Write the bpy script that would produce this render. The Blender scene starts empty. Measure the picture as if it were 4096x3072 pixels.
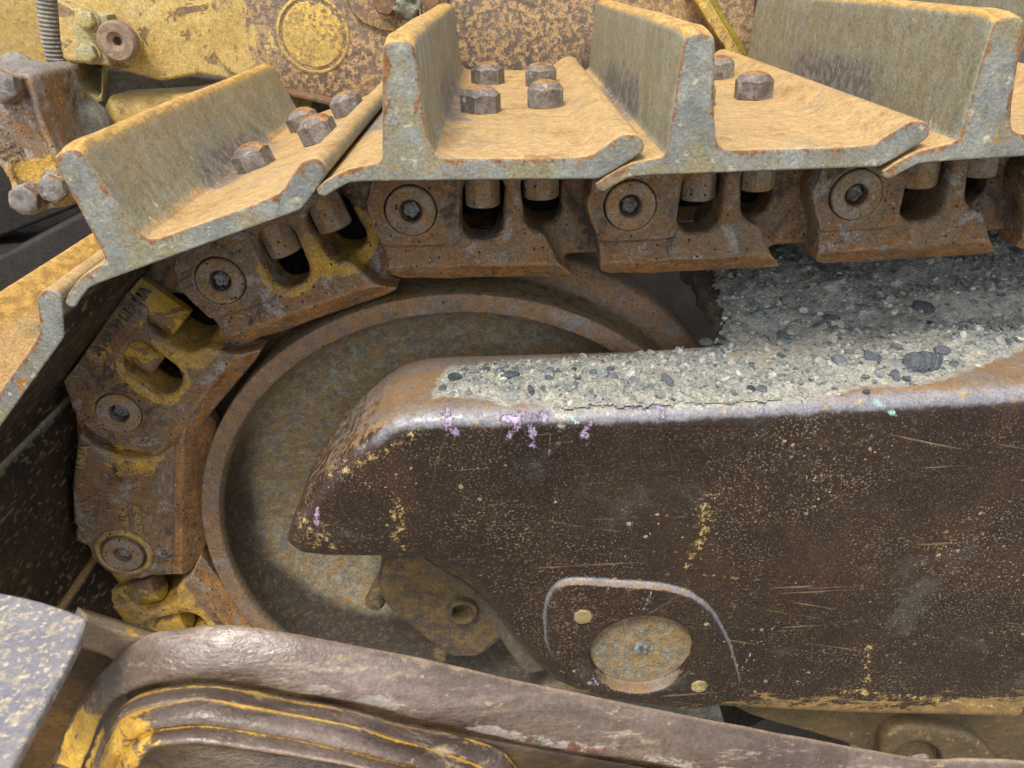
import bpy, bmesh, math, random
import numpy as np
import openvdb
from mathutils import Vector, Matrix
random.seed(4); rng = np.random.default_rng(4)
SC = bpy.context.scene; COL = SC.collection
R = math.radians
# ------------------------------------------------------------------ camera
F = 770.0; VPX, VPY = 498.0, -34.0; CX, CY = 512.0, 384.0
Ya = np.array([VPX-CX, -(VPY-CY), -F]); Ya /= np.linalg.norm(Ya)
Xa = np.array([-Ya[2], 0, Ya[0]]); Xa /= np.linalg.norm(Xa)
Za = np.cross(Xa, Ya)
RW = np.array([Xa, Ya, Za])          # camera -> world rotation
cam_d = bpy.data.cameras.new('camera'); cam = bpy.data.objects.new('camera', cam_d); COL.objects.link(cam)
cam.matrix_world = Matrix([[*RW[0], 0], [*RW[1], 0], [*RW[2], 0], [0, 0, 0, 1]])
cam_d.sensor_width = 36; cam_d.lens = 36*F/1024
cam_d.clip_start = .02; cam_d.clip_end = 300
cam_d.dof.use_dof = True; cam_d.dof.focus_distance = .74; cam_d.dof.aperture_fstop = 12
SC.camera = cam
# ------------------------------------------------------------------ light
SUN_EL, SUN_AZ = 58, 205     # degrees; azimuth measured from +Y clockwise
w = bpy.data.worlds.new('World'); SC.world = w; w.use_nodes = True
nt = w.node_tree; nt.nodes.clear()
sky = nt.nodes.new('ShaderNodeTexSky'); sky.sky_type = 'NISHITA'; sky.sun_disc = False
sky.sun_elevation = R(SUN_EL); sky.sun_rotation = R(SUN_AZ); sky.dust_density = 3.0; sky.air_density = 1.0; sky.ozone_density = .6
bg = nt.nodes.new('ShaderNodeBackground'); bg.inputs[1].default_value = .14
out = nt.nodes.new('ShaderNodeOutputWorld')
hs = nt.nodes.new('ShaderNodeHueSaturation'); hs.inputs['Saturation'].default_value = .5   # overcast: whiter sky
nt.links.new(sky.outputs[0], hs.inputs['Color']); nt.links.new(hs.outputs[0], bg.inputs[0]); nt.links.new(bg.outputs[0], out.inputs[0])
sd = bpy.data.lights.new('sun', 'SUN'); sd.energy = 1.5; sd.angle = R(13); sd.color = (1, .96, .9)
so = bpy.data.objects.new('sun', sd); COL.objects.link(so)
az, el = R(SUN_AZ), R(SUN_EL)
dv = Vector((math.sin(az)*math.cos(el), math.cos(az)*math.cos(el), math.sin(el)))
so.rotation_euler = dv.to_track_quat('Z', 'Y').to_euler()
SC.view_settings.view_transform = 'Standard'; SC.view_settings.look = 'None'
SC.view_settings.exposure = .9; SC.view_settings.gamma = 1
# ------------------------------------------------------------------ projection helpers (trace -> real place)
def ray(px, py):
    return RW @ np.array([px-CX, -(py-CY), -F])
def PY(px, py, Y):
    d = ray(px, py); return d*(Y/d[1])
def PZ(px, py, Z):
    d = ray(px, py); return d*(Z/d[2])
def PPL(px, py, n, c):                  # ray with plane n.p = c
    d = ray(px, py); return d*(c/np.dot(n, d))
def proj(p):
    q = RW.T @ np.asarray(p, float); return (CX+F*q[0]/-q[2], CY-F*q[1]/-q[2])
# ------------------------------------------------------------------ material helpers
def srgb(h):
    c = [int(h[i:i+2], 16)/255 for i in (0, 2, 4)]
    return tuple((x/12.92 if x <= .04045 else ((x+.055)/1.055)**2.4) for x in c)+(1,)
class MT:
    def __init__(s, name, rough=.7, spec=.5):
        s.m = bpy.data.materials.new(name); s.m.use_nodes = True
        s.t = s.m.node_tree; s.b = s.t.nodes['Principled BSDF']
        s.b.inputs['Roughness'].default_value = rough
        s.b.inputs['Specular IOR Level'].default_value = spec
        s.co = s.n('ShaderNodeTexCoord')
        oi = s.n('ShaderNodeObjectInfo')
        mu = s.n('ShaderNodeMath', operation='MULTIPLY'); s.l(oi.outputs['Random'], mu.inputs[0]); mu.inputs[1].default_value = 37.0
        cb = s.n('ShaderNodeCombineXYZ'); [s.l(mu.outputs[0], cb.inputs[i]) for i in range(3)]
        ad = s.n('ShaderNodeVectorMath', operation='ADD'); s.l(s.co.outputs['Object'], ad.inputs[0]); s.l(cb.outputs[0], ad.inputs[1])
        s.vec = ad.outputs[0]; s.geo = s.n('ShaderNodeNewGeometry'); s.bumps = []
    def n(s, typ, **k):
        x = s.t.nodes.new(typ)
        for a, v in k.items(): setattr(x, a, v)
        return x
    def l(s, a, b): s.t.links.new(a, b)
    def sock(s, v, inp):
        if hasattr(v, 'is_output'): s.l(v, inp)
        elif v is not None: inp.default_value = v
    def math(s, op, a, b=None, clamp=False):
        x = s.n('ShaderNodeMath', operation=op, use_clamp=clamp); s.sock(a, x.inputs[0])
        if b is not None: s.sock(b, x.inputs[1])
        return x.outputs[0]
    def vscale(s, v, st):
        x = s.n('ShaderNodeVectorMath', operation='MULTIPLY'); s.l(v, x.inputs[0]); x.inputs[1].default_value = st; return x.outputs[0]
    def rot(s, v, a):
        x = s.n('ShaderNodeMapping'); x.inputs['Rotation'].default_value = (0, R(a), 0); s.l(v, x.inputs['Vector']); return x.outputs[0]
    def noise(s, scale, detail=6, rough=.6, dist=0, st=None, ra=0):
        x = s.n('ShaderNodeTexNoise'); x.inputs['Scale'].default_value = scale; x.inputs['Detail'].default_value = detail
        x.inputs['Roughness'].default_value = rough; x.inputs['Distortion'].default_value = dist
        v = s.rot(s.vec, ra) if ra else s.vec
        s.l(s.vscale(v, st) if st else v, x.inputs['Vector']); return x.outputs['Fac']
    def ramp(s, v, lo, hi, a=0, b=1, smooth=True):
        x = s.n('ShaderNodeMapRange', interpolation_type='SMOOTHSTEP' if smooth else 'LINEAR', clamp=True)
        s.sock(v, x.inputs[0]); x.inputs[1].default_value = lo; x.inputs[2].default_value = hi; x.inputs[3].default_value = a; x.inputs[4].default_value = b
        return x.outputs[0]
    def mask(s, scale, lo, hi, **k): return s.ramp(s.noise(scale, **k), lo, hi)
    def spots(s, scale, rmax, dens=.5, soft=.12, st=None):
        vo = s.n('ShaderNodeTexVoronoi'); vo.inputs['Scale'].default_value = scale
        d = s.n('ShaderNodeTexNoise'); d.inputs['Scale'].default_value = scale*1.7; s.l(s.vec, d.inputs['Vector'])
        mv = s.n('ShaderNodeVectorMath', operation='MULTIPLY_ADD'); s.l(d.outputs['Color'], mv.inputs[0]); mv.inputs[1].default_value = (.35/scale,)*3; s.l(s.vec, mv.inputs[2])
        s.l(s.vscale(mv.outputs[0], st) if st else mv.outputs[0], vo.inputs['Vector'])
        sp = s.n('ShaderNodeSeparateColor'); s.l(vo.outputs['Color'], sp.inputs[0])
        rad = s.ramp(sp.outputs[0], 1-dens, 1, 0, rmax, smooth=False)
        return s.ramp(s.math('SUBTRACT', rad, vo.outputs['Distance']), -soft*rmax*.3, soft*rmax, 0, 1)
    def mix(s, f, a, b):
        x = s.n('ShaderNodeMix', data_type='RGBA'); s.sock(f, x.inputs[0])
        s.sock(srgb(a) if isinstance(a, str) else a, x.inputs[6]); s.sock(srgb(b) if isinstance(b, str) else b, x.inputs[7]); return x.outputs[2]
    def nz(s):
        x = s.n('ShaderNodeSeparateXYZ'); s.l(s.geo.outputs['Normal'], x.inputs[0]); return x.outputs[2]
    def oN(s):
        x = s.n('ShaderNodeSeparateXYZ'); s.l(s.co.outputs['Normal'], x.inputs[0]); return x.outputs
    def oP(s):
        x = s.n('ShaderNodeSeparateXYZ'); s.l(s.co.outputs['Object'], x.inputs[0]); return x.outputs
    def attr(s, name):
        x = s.n('ShaderNodeAttribute', attribute_name=name); return x.outputs['Fac']
    def edge(s, rad, lo=.01, hi=.12):
        b = s.n('ShaderNodeBevel', samples=4); b.inputs[0].default_value = rad
        d = s.n('ShaderNodeVectorMath', operation='DOT_PRODUCT'); s.l(b.outputs[0], d.inputs[0]); s.l(s.geo.outputs['True Normal'], d.inputs[1])
        return s.ramp(s.math('SUBTRACT', 1.0, d.outputs['Value']), lo, hi)
    def bump(s, h, dist, strength=1.0):
        s.bumps.append((h, dist, strength))
    def done(s, color, rough=None, metal=None, g=.30):
        if g and hasattr(color, 'is_output'):
            a = s.ramp(s.noise(420, 3, .6), .32, .68, 1-g, 1+g, smooth=False); b = s.ramp(s.noise(95, 6, .7), .3, .7, 1-g*.8, 1+g*.8, smooth=False)
            x = s.n('ShaderNodeVectorMath', operation='SCALE'); s.l(color, x.inputs[0]); s.l(s.math('MULTIPLY', a, b), x.inputs['Scale']); color = x.outputs[0]
        s.sock(color, s.b.inputs['Base Color'])
        if rough is not None: s.sock(rough, s.b.inputs['Roughness'])
        if metal is not None: s.sock(metal, s.b.inputs['Metallic'])
        prev = None
        for h, dist, st in s.bumps:
            b = s.n('ShaderNodeBump'); b.inputs['Strength'].default_value = st; b.inputs['Distance'].default_value = dist
            s.l(h, b.inputs['Height'])
            if prev: s.l(prev, b.inputs['Normal'])
            prev = b.outputs[0]
        if prev: s.l(prev, s.b.inputs['Normal'])
        return s.m
MAT = {}
def m_shoe():
    s = MT('worn_shoe_steel', .62, .45)
    o = s.oN(); ny = s.math('ABSOLUTE', o[1]); end = s.ramp(ny, .55, .85); p = s.oP()
    # cut end faces: blue grey steel, olive film, rust at the arrises
    c = s.mix(s.mask(24, .35, .7, detail=8), '8a8c84', '70736f')
    c = s.mix(s.math('MULTIPLY', s.mask(20, .45, .6, detail=10, rough=.78, dist=.5), .8), c, '857b55')
    c = s.mix(s.mask(75, .58, .64, detail=8, rough=.75), c, 'b3aa8e')
    c = s.mix(s.mask(60, .58, .63, detail=10, rough=.8, dist=.6), c, '9c6a22')
    c = s.mix(s.mask(34, .62, .68, detail=10, rough=.8, dist=.4), c, '7d5538')
    e = s.math('ADD', s.math('MULTIPLY', s.attr('rim'), .85), s.math('MULTIPLY', s.edge(.005, .01, .10), .25))
    e = s.ramp(s.math('ADD', e, s.math('MULTIPLY', s.math('SUBTRACT', s.noise(70, 10, .8, .4, st=(1.3, 1, .8)), .5), 3.2)), .66, .80)
    c_end = s.mix(e, c, s.mix(s.mask(90, .4, .6, detail=8, rough=.8), '8f6638', '714c30'))
    # long faces
    c = s.mix(s.mask(30, .38, .62, detail=9, rough=.75, dist=.6, st=(1, 1, .45)), '979480', '8a8468')
    c = s.mix(s.math('MULTIPLY', s.mask(60, .50, .60, detail=9, rough=.8, st=(1, 1, .5)), .42), c, '8e7138')
    c = s.mix(s.mask(22, .54, .72, detail=9, rough=.75), c, '84877f')
    c = s.mix(s.math('MULTIPLY', s.mask(230, .52, .60, detail=6, rough=.8, st=(1, .8, .6)), .5), c, '9a917a')
    c = s.mix(s.math('MULTIPLY', s.mask(190, .55, .63, detail=6, rough=.8, st=(1, .8, .6)), .5), c, '5a5340')
    c = s.mix(s.mask(110, .68, .70, detail=4, st=(1, 1, .3)), c, 'd9cfa8')
    up = s.ramp(s.math('ADD', s.nz(), s.math('MULTIPLY', s.math('SUBTRACT', s.noise(60, 8, .75), .5), .7)), .5, .82)
    dust = s.mix(s.mask(300, .34, .64, detail=5, rough=.75, st=(.6, 1, 1)), 'b08c56', 'c6a672')
    dust = s.mix(s.math('MULTIPLY', s.mask(18, .5, .68, detail=9, dist=.6, rough=.75), .7), dust, 'a58a52')
    dust = s.mix(s.math('MULTIPLY', s.mask(12, .56, .68, detail=9, dist=.8, rough=.75), .8), dust, '8f8778')
    dust = s.mix(s.math('MULTIPLY', s.mask(20, .52, .64, detail=10, rough=.82, dist=.5), .75), dust, '9a6c3a')
    c = s.mix(up, c, dust)
    # rubbed dark steel beside the bolts and at the grouser root
    wr = s.math('MULTIPLY', s.math('MULTIPLY', s.ramp(p[1], -.07, .02), s.ramp(p[1], .30, .18)), s.ramp(p[0], .135, .02))
    wr = s.math('MULTIPLY', wr, s.ramp(p[2], .150, .105))
    wr = s.ramp(s.math('ADD', wr, s.math('MULTIPLY', s.math('SUBTRACT', s.noise(20, 9, .75, .6, st=(.7, 1, 1)), .5), 2.0)), .45, .95)
    c = s.mix(s.math('MULTIPLY', wr, .8), c, s.mix(s.mask(120, .42, .62, detail=6, st=(.4, 1, 1)), '645951', '8d8780'))
    gz = s.ramp(s.math('ADD', p[2], s.math('MULTIPLY', s.noise(14), .02)), .140, .158)
    c = s.mix(s.math('MULTIPLY', gz, s.ramp(s.nz(), .3, .7)), c, s.mix(s.mask(120, .4, .6, detail=6, st=(1.6, .5, 1)), 'cfa558', 'ac8646'))
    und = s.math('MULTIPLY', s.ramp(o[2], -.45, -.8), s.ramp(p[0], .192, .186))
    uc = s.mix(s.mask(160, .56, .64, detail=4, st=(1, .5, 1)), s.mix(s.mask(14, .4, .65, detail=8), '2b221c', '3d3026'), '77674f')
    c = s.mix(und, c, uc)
    c = s.mix(end, c, c_end)
    s.bump(s.noise(420, 4, .6), .0009, .8); s.bump(s.noise(90, 9, .75), .003, .5); s.bump(s.mask(26, .58, .62, detail=9, rough=.75), -.0012, .5); s.bump(s.noise(9, 3), .006, .4)
    return s.done(c, s.ramp(s.noise(50), .3, .7, .42, .75), g=.22)
def m_link(name, thr, dusty=0.):
    s = MT(name, .55, .5)
    c = s.mix(s.mask(18, .38, .62, detail=10, rough=.75), '796c5c', '856a4c')
    c = s.mix(s.mask(30, .47, .58, detail=10, rough=.8, dist=.5), c, '8d6740')
    c = s.mix(s.math('MULTIPLY', s.mask(22, .52, .60, detail=10, rough=.8, dist=.8), .85), c, '9b9a97')
    c = s.mix(s.mask(12, .52, .62, detail=9, dist=.5, rough=.75), c, '483b34')
    c = s.mix(s.mask(60, .60, .66, detail=8, rough=.75, dist=.4), c, '80502f')
    rail = s.attr('rail')
    rc = s.mix(s.mask(60, .42, .58, detail=8, rough=.75, st=(.3, 1, 1)), 'a97a48', '8a6844')
    rc = s.mix(s.mask(120, .56, .63, detail=6, st=(.4, 1, 1)), rc, '8a847c')
    c = s.mix(s.ramp(s.math('ADD', rail, s.math('MULTIPLY', s.math('SUBTRACT', s.noise(34, 9, .75), .5), 1.2)), .42, .6), c, rc)
    if thr < 1:
        y = s.math('ADD', s.math('MULTIPLY', s.attr('yel'), .36), s.noise(17, 10, .75, .5))
        y = s.ramp(y, thr, thr+.02)
        y = s.math('MULTIPLY', y, s.ramp(s.noise(140, 6, .75), .36, .44))
        c = s.mix(s.math('MULTIPLY', y, .9), c, s.mix(s.mask(40, .4, .65, detail=6), 'c79f3e', 'ab8a4e'))
    if dusty:
        du = s.ramp(s.math('ADD', s.nz(), s.math('MULTIPLY', s.math('SUBTRACT', s.noise(30, 9, .75), .5), 1.6)), .25, .55)
        c = s.mix(s.math('MULTIPLY', du, dusty), c, '86817a')
    pt = s.geo.outputs['Pointiness']
    wn = s.ramp(s.math('ADD', pt, s.math('MULTIPLY', s.math('SUBTRACT', s.noise(60, 8, .75), .5), .05)), .505, .545)
    c = s.mix(s.math('MULTIPLY', wn, .65), c, s.mix(s.mask(50, .4, .6, detail=8), '9a9288', 'a58458'))
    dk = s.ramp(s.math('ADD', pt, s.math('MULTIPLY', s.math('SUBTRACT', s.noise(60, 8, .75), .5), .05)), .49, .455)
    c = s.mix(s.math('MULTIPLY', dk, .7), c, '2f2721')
    c = s.mix(s.spots(210, .34, .30), c, '2c211a')
    c = s.mix(s.mask(260, .66, .70, detail=3), c, 'b6a88c')
    s.bump(s.noise(300, 5, .65), .0022, .85); s.bump(s.spots(210, .34, .3), -.0012, .8); s.bump(s.noise(45, 8, .7), .005, .6)
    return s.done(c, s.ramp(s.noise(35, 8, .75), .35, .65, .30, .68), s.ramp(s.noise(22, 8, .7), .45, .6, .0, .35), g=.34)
def m_idler():
    s = MT('idler_rust', .6, .45)
    c = s.mix(s.mask(50, .42, .58, detail=10, rough=.8), '8a7052', '74675c')
    c = s.mix(s.mask(90, .50, .58, detail=8, rough=.8), c, '906c46')
    c = s.mix(s.mask(20, .55, .64, detail=10, rough=.78), c, '857f7c')
    c = s.mix(s.spots(190, .3, .25), c, '33261f')
    web = s.attr('web')
    wc = s.mix(s.mask(85, .44, .55, detail=10, rough=.82, dist=.6), '959383', '90754c')
    wc = s.mix(s.mask(80, .50, .57, detail=9, rough=.8), wc, '74736a')
    wc = s.mix(s.math('MULTIPLY', s.mask(55, .50, .60, detail=10, rough=.8, dist=.5), .7), wc, '9a7c4c')
    c = s.mix(web, c, wc)
    tr = s.attr('tread')
    tc = s.mix(s.mask(26, .4, .65, detail=9, rough=.75), '6b6146', '6f5734')
    tc = s.mix(s.mask(120, .55, .62, detail=6), tc, '4a3a2c')
    c = s.mix(tr, c, tc)
    dark_arc = s.ramp(s.math('ADD', s.attr('oil'), s.math('MULTIPLY', s.math('SUBTRACT', s.noise(12, 9, .75), .5), .8)), .25, .85)
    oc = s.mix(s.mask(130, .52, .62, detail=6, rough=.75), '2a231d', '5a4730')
    c = s.mix(s.math('MULTIPLY', dark_arc, .9), c, oc)  # darker crescent on the dish, set by position
    s.bump(s.noise(240, 6, .7), .0024, .9); s.bump(s.noise(50, 8, .7), .003, .5)
    return s.done(c, s.ramp(s.noise(60), .3, .7, .45, .75))
def m_frame():
    s = MT('polished_brown_steel', .4, .5)
    c = s.mix(s.mask(9, .38, .66, detail=9, rough=.7), '271e1a', '342820')
    c = s.mix(s.math('MULTIPLY', s.mask(5, .50, .66, detail=9, rough=.75, dist=.6, st=(1, 1, .6), ra=25), .45), c, '4c3324')
    c = s.mix(s.math('MULTIPLY', s.mask(7, .56, .68, detail=8, rough=.7, dist=.4), .7), c, '4b4846')
    gate = s.mask(6, .40, .62, detail=8, rough=.7, dist=.6)
    g2 = s.mask(11, .46, .60, detail=7, rough=.7, dist=.4)
    sp = s.math('MULTIPLY', s.mask(400, .555, .62, detail=3, rough=.7), s.ramp(gate, 0, 1, .18, .55))          # fine dust
    sp = s.math('MAXIMUM', sp, s.math('MULTIPLY', s.spots(105, .34, .16), g2))
    sp = s.math('MAXIMUM', sp, s.math('MULTIPLY', s.spots(260, .36, .30), s.math('MULTIPLY', s.math('MAXIMUM', g2, s.math('MULTIPLY', gate, .2)), .8)))
    sp = s.math('MAXIMUM', sp, s.math('MULTIPLY', s.mask(44, .65, .68, detail=10, rough=.85, dist=.3), .85))
    for sc_, ra_, th_ in ((170, 4, .685), (190, -12, .70), (150, 38, .715), (170, 80, .72)):                   # scratches
        sp = s.math('MAXIMUM', sp, s.math('MULTIPLY', s.mask(sc_, th_, th_+.03, detail=2, dist=.15, st=(.03, 1, 1), ra=ra_), s.ramp(s.noise(8, 5), .42, .6, 0, .42)))
    c = s.mix(sp, c, s.mix(s.mask(60, .4, .6), '967b58', 'a89474'))
    low = s.attr('low')
    lc = s.ramp(s.math('ADD', low, s.math('MULTIPLY', s.math('SUBTRACT', s.noise(34, 10, .8, .3, st=(.45, 1, 1.4)), .5), 2.8)), .52, .60)
    c = s.mix(lc, c, s.mix(s.mask(40, .4, .6), '8f7040', '74603e'))
    pt = s.geo.outputs['Pointiness']
    up = s.ramp(s.math('ADD', s.nz(), s.math('MULTIPLY', s.math('SUBTRACT', s.noise(120, 7, .75), .5), 1.1)), .55, .75)
    c = s.mix(s.math('MULTIPLY', up, .85), c, s.mix(s.mask(30, .4, .6, detail=8, dist=.5, st=(.5, 1, 1)), '8f7250', '85786a'))
    edge_hl = s.attr('crest')   # sky reflection painted along the rounded edge, plus the boss outline
    pm = s.ramp(s.math('ADD', edge_hl, s.math('MULTIPLY', s.math('SUBTRACT', s.noise(60, 10, .8), .5), 1.3)), .40, .85)
    c = s.mix(s.math('MULTIPLY', pm, .75), c, s.mix(s.mask(90, .58, .66, detail=6), '8f8f93', 'b39c70'))
    dz = s.ramp(s.math('ADD', s.attr('dusty'), s.math('MULTIPLY', s.math('SUBTRACT', s.noise(90, 9, .8), .5), 2.0)), .4, .62)
    c = s.mix(s.math('MULTIPLY', dz, .85), c, s.mix(s.mask(200, .4, .6), 'a8a596', '8f8c80'))
    li = s.ramp(s.math('ADD', s.attr('lilac'), s.math('MULTIPLY', s.math('SUBTRACT', s.noise(110, 9, .8), .5), 4.0)), .8, .9)
    c = s.mix(li, c, s.mix(s.mask(200, .4, .6), '8c7a94', 'a897ab'))
    mi = s.ramp(s.math('ADD', s.attr('mint'), s.math('MULTIPLY', s.math('SUBTRACT', s.noise(110, 9, .8), .5), 4.0)), .8, .9)
    c = s.mix(mi, c, '93b3a8')
    pa = s.ramp(s.math('ADD', s.attr('pale'), s.math('MULTIPLY', s.math('SUBTRACT', s.noise(110, 9, .85), .5), 5.0)), 1.0, 1.15)
    c = s.mix(pa, c, 'b49a62')
    s.bump(sp, .0005, .6); s.bump(s.noise(300, 4, .6), .0005, .5); s.bump(s.noise(22, 5, .6), .004, .4); s.bump(s.noise(5, 4, .5), .012, .35); s.bump(li, .001, 1)
    rg = s.math('ADD', s.ramp(s.noise(70, 6), .35, .65, .30, .46), s.math('MULTIPLY', s.math('MAXIMUM', sp, s.math('MAXIMUM', lc, up)), .35))
    return s.done(c, s.math('SUBTRACT', rg, s.math('MULTIPLY', pm, .05)), s.math('MULTIPLY', pm, .35), g=.24)
def m_arm():
    s = MT('worn_arm_steel', .42, .65)
    c = s.mix(s.mask(10, .35, .65, detail=8, rough=.65, st=(.35, 1, 1)), '625243', '45372c')
    c = s.mix(s.math('MULTIPLY', s.mask(16, .45, .65, detail=8, rough=.7, dist=.5, st=(.3, 1, 1)), .8), c, '7c6b60')
    c = s.mix(s.mask(34, .58, .68, detail=8, rough=.7, st=(.4, 1, 1)), c, '96805f')
    c = s.mix(s.math('MULTIPLY', s.mask(130, .60, .66, detail=8, rough=.75, st=(.6, 1, 1)), .7), c, 'a78f66')
    c = s.mix(s.math('MULTIPLY', s.mask(26, .54, .64, detail=9, rough=.8, dist=.3, st=(.25, 1, 1)), .7), c, '4f423e')
    c = s.mix(s.math('MULTIPLY', s.mask(80, .56, .66, detail=5, rough=.8, st=(.06, 1, 1)), .6), c, '9a8976')
    wn = s.ramp(s.math('ADD', s.geo.outputs['Pointiness'], s.math('MULTIPLY', s.math('SUBTRACT', s.noise(50, 8, .8), .5), .06)), .51, .56)
    c = s.mix(s.math('MULTIPLY', wn, .7), c, 'a08a70')
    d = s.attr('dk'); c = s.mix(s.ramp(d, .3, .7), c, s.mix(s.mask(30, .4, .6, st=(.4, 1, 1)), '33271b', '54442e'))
    ye = s.ramp(s.math('ADD', s.attr('yl'), s.math('MULTIPLY', s.math('SUBTRACT', s.noise(45, 10, .82, .5, st=(.45, 1, 1)), .5), 3.8)), .66, .78)
    c = s.mix(ye, c, s.mix(s.mask(40, .4, .6), 'c9a03c', 'b08530'))
    pal = s.ramp(s.math('ADD', s.attr('pl'), s.math('MULTIPLY', s.math('SUBTRACT', s.noise(40, 10, .8, st=(.4, 1, 1)), .5), 3.2)), .82, .98)
    c = s.mix(pal, c, s.mix(s.mask(70, .52, .60, detail=6), '938a7e', '6f4c3a'))
    s.bump(s.noise(120, 6, .6, st=(.3, 1, 1)), .0014, .7); s.bump(s.noise(22, 7, .65, st=(.6, 1, 1)), .007, .6)
    return s.done(c, s.ramp(s.noise(40, 8, .75, st=(.4, 1, 1)), .35, .65, .20, .48), g=.22)
def m_yellow(name, wear=.5, dusty=.3, base='bda262', dot=0.):
    s = MT(name, .5, .45)
    c = s.mix(s.mask(16, .38, .62, detail=9, rough=.75), base, 'ae9150')
    wr = s.ramp(s.math('ADD', s.noise(9, 10, .75, .8), s.math('MULTIPLY', s.math('SUBTRACT', s.noise(60, 8, .7), .5), .35)), .66-.3*wear, .68-.3*wear)
    rust = s.mix(s.mask(60, .4, .6, detail=8, rough=.7), '6c5a48', '86694a')
    c = s.mix(wr, c, rust)
    if dot: c = s.mix(s.math('MULTIPLY', s.mask(170, .50, .56, detail=5, rough=.7), s.ramp(s.noise(5), .35, .6, dot, 1)), c, '5c4a48')
    c = s.mix(s.math('MULTIPLY', s.mask(18, .5, .75, detail=8, rough=.7), dusty), c, 'a39a80')
    s.bump(wr, -.0012, .8); s.bump(s.noise(35, 6, .6), .005, .5); s.bump(s.noise(300, 4, .6), .0008, .6)
    return s.done(c, s.ramp(s.noise(40), .3, .7, .45, .7))
def m_speck():
    s = MT('rusty_speckled_panel', .6, .4)
    c = s.mix(s.mask(12, .35, .65, detail=8), '6a5960', '5e4f4e')
    c = s.mix(s.mask(4, .48, .7, detail=6, dist=.6), c, '8a6d4c')
    c = s.mix(s.math('MULTIPLY', s.mask(110, .50, .57, detail=7, rough=.72, st=(.8, 1, .8)), .95), c, 'ab8a5e')
    c = s.mix(s.mask(7, .64, .67, detail=10, rough=.75, dist=.6), c, 'c09a40')
    s.bump(s.noise(160, 7, .7), .002, .7)
    return s.done(c, s.ramp(s.noise(40), .3, .7, .5, .75))
def m_plain(name, a, b, sc=20, rough=.7, bm=.002, spots=None, metal=None, spec=.4, st=None, bsc=150):
    s = MT(name, rough, spec)
    c = s.mix(s.mask(sc, .35, .65, detail=9, rough=.7, dist=.4, st=st), a, b)
    if spots: c = s.mix(s.mask(sc*3.1, .58, .64, detail=8, rough=.75), c, spots)
    s.bump(s.noise(bsc, 6, .65), bm, .8); s.bump(s.noise(sc, 6, .6), bm*2, .4)
    return s.done(c, s.ramp(s.noise(60), .3, .7, rough-.1, min(1, rough+.12)), metal)
def m_bolt():
    s = MT('bolt_head_steel', .5, .5)
    c = s.mix(s.mask(60, .38, .6, detail=8, rough=.7), '5a524e', '78736e')
    c = s.mix(s.mask(50, .55, .65, detail=8, rough=.75), c, '9a948c')
    up = s.ramp(s.math('ADD', s.nz(), s.math('MULTIPLY', s.math('SUBTRACT', s.noise(130, 8, .7), .5), 1.1)), .72, .9)
    c = s.mix(up, c, s.mix(s.mask(100, .42, .6, detail=7), 'a07c46', '8c5a34'))
    e = s.math('MULTIPLY', s.edge(.0025, .01, .08), s.mask(200, .4, .6)); c = s.mix(s.math('MULTIPLY', e, .6), c, 'b59c70')
    s.bump(s.noise(300, 6, .7), .0012, .7)
    return s.done(c, s.ramp(s.noise(60), .3, .7, .35, .65))
def m_gravel():
    s = MT('grey_gravel', .9, .25)
    tone = s.attr('tone')
    c = s.mix(s.mask(90, .4, .62, detail=9, rough=.8), 'a8a8a0', 'c2c0b4')
    c = s.mix(s.mask(45, .54, .66, detail=8, rough=.7), c, '7b7e7d')
    c = s.mix(s.math('MULTIPLY', s.attr('fines'), s.ramp(s.noise(30, 8, .75), .35, .6)), c, s.mix(s.mask(300, .45, .6, detail=4), 'cfcbb6', 'b3b09e'))
    s.bump(s.noise(500, 5, .7), .002, 1); s.bump(s.noise(110, 8, .75, st=(.6, 1.4, 1)), .007, .9)
    return s.done(c)
def m_stone():
    s = MT('slate_stones', .7, .35)
    a = s.n('ShaderNodeAttribute', attribute_name='tint')
    c = s.mix(s.math('MULTIPLY', s.mask(160, .4, .65, detail=6, rough=.7, st=(.5, 1, 3)), .5), a.outputs['Color'], '70726e')
    s.bump(s.noise(300, 5, .7, st=(.4, 1, 2.5)), .002, 1)
    return s.done(c, s.ramp(s.noise(90), .3, .7, .5, .85))
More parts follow.
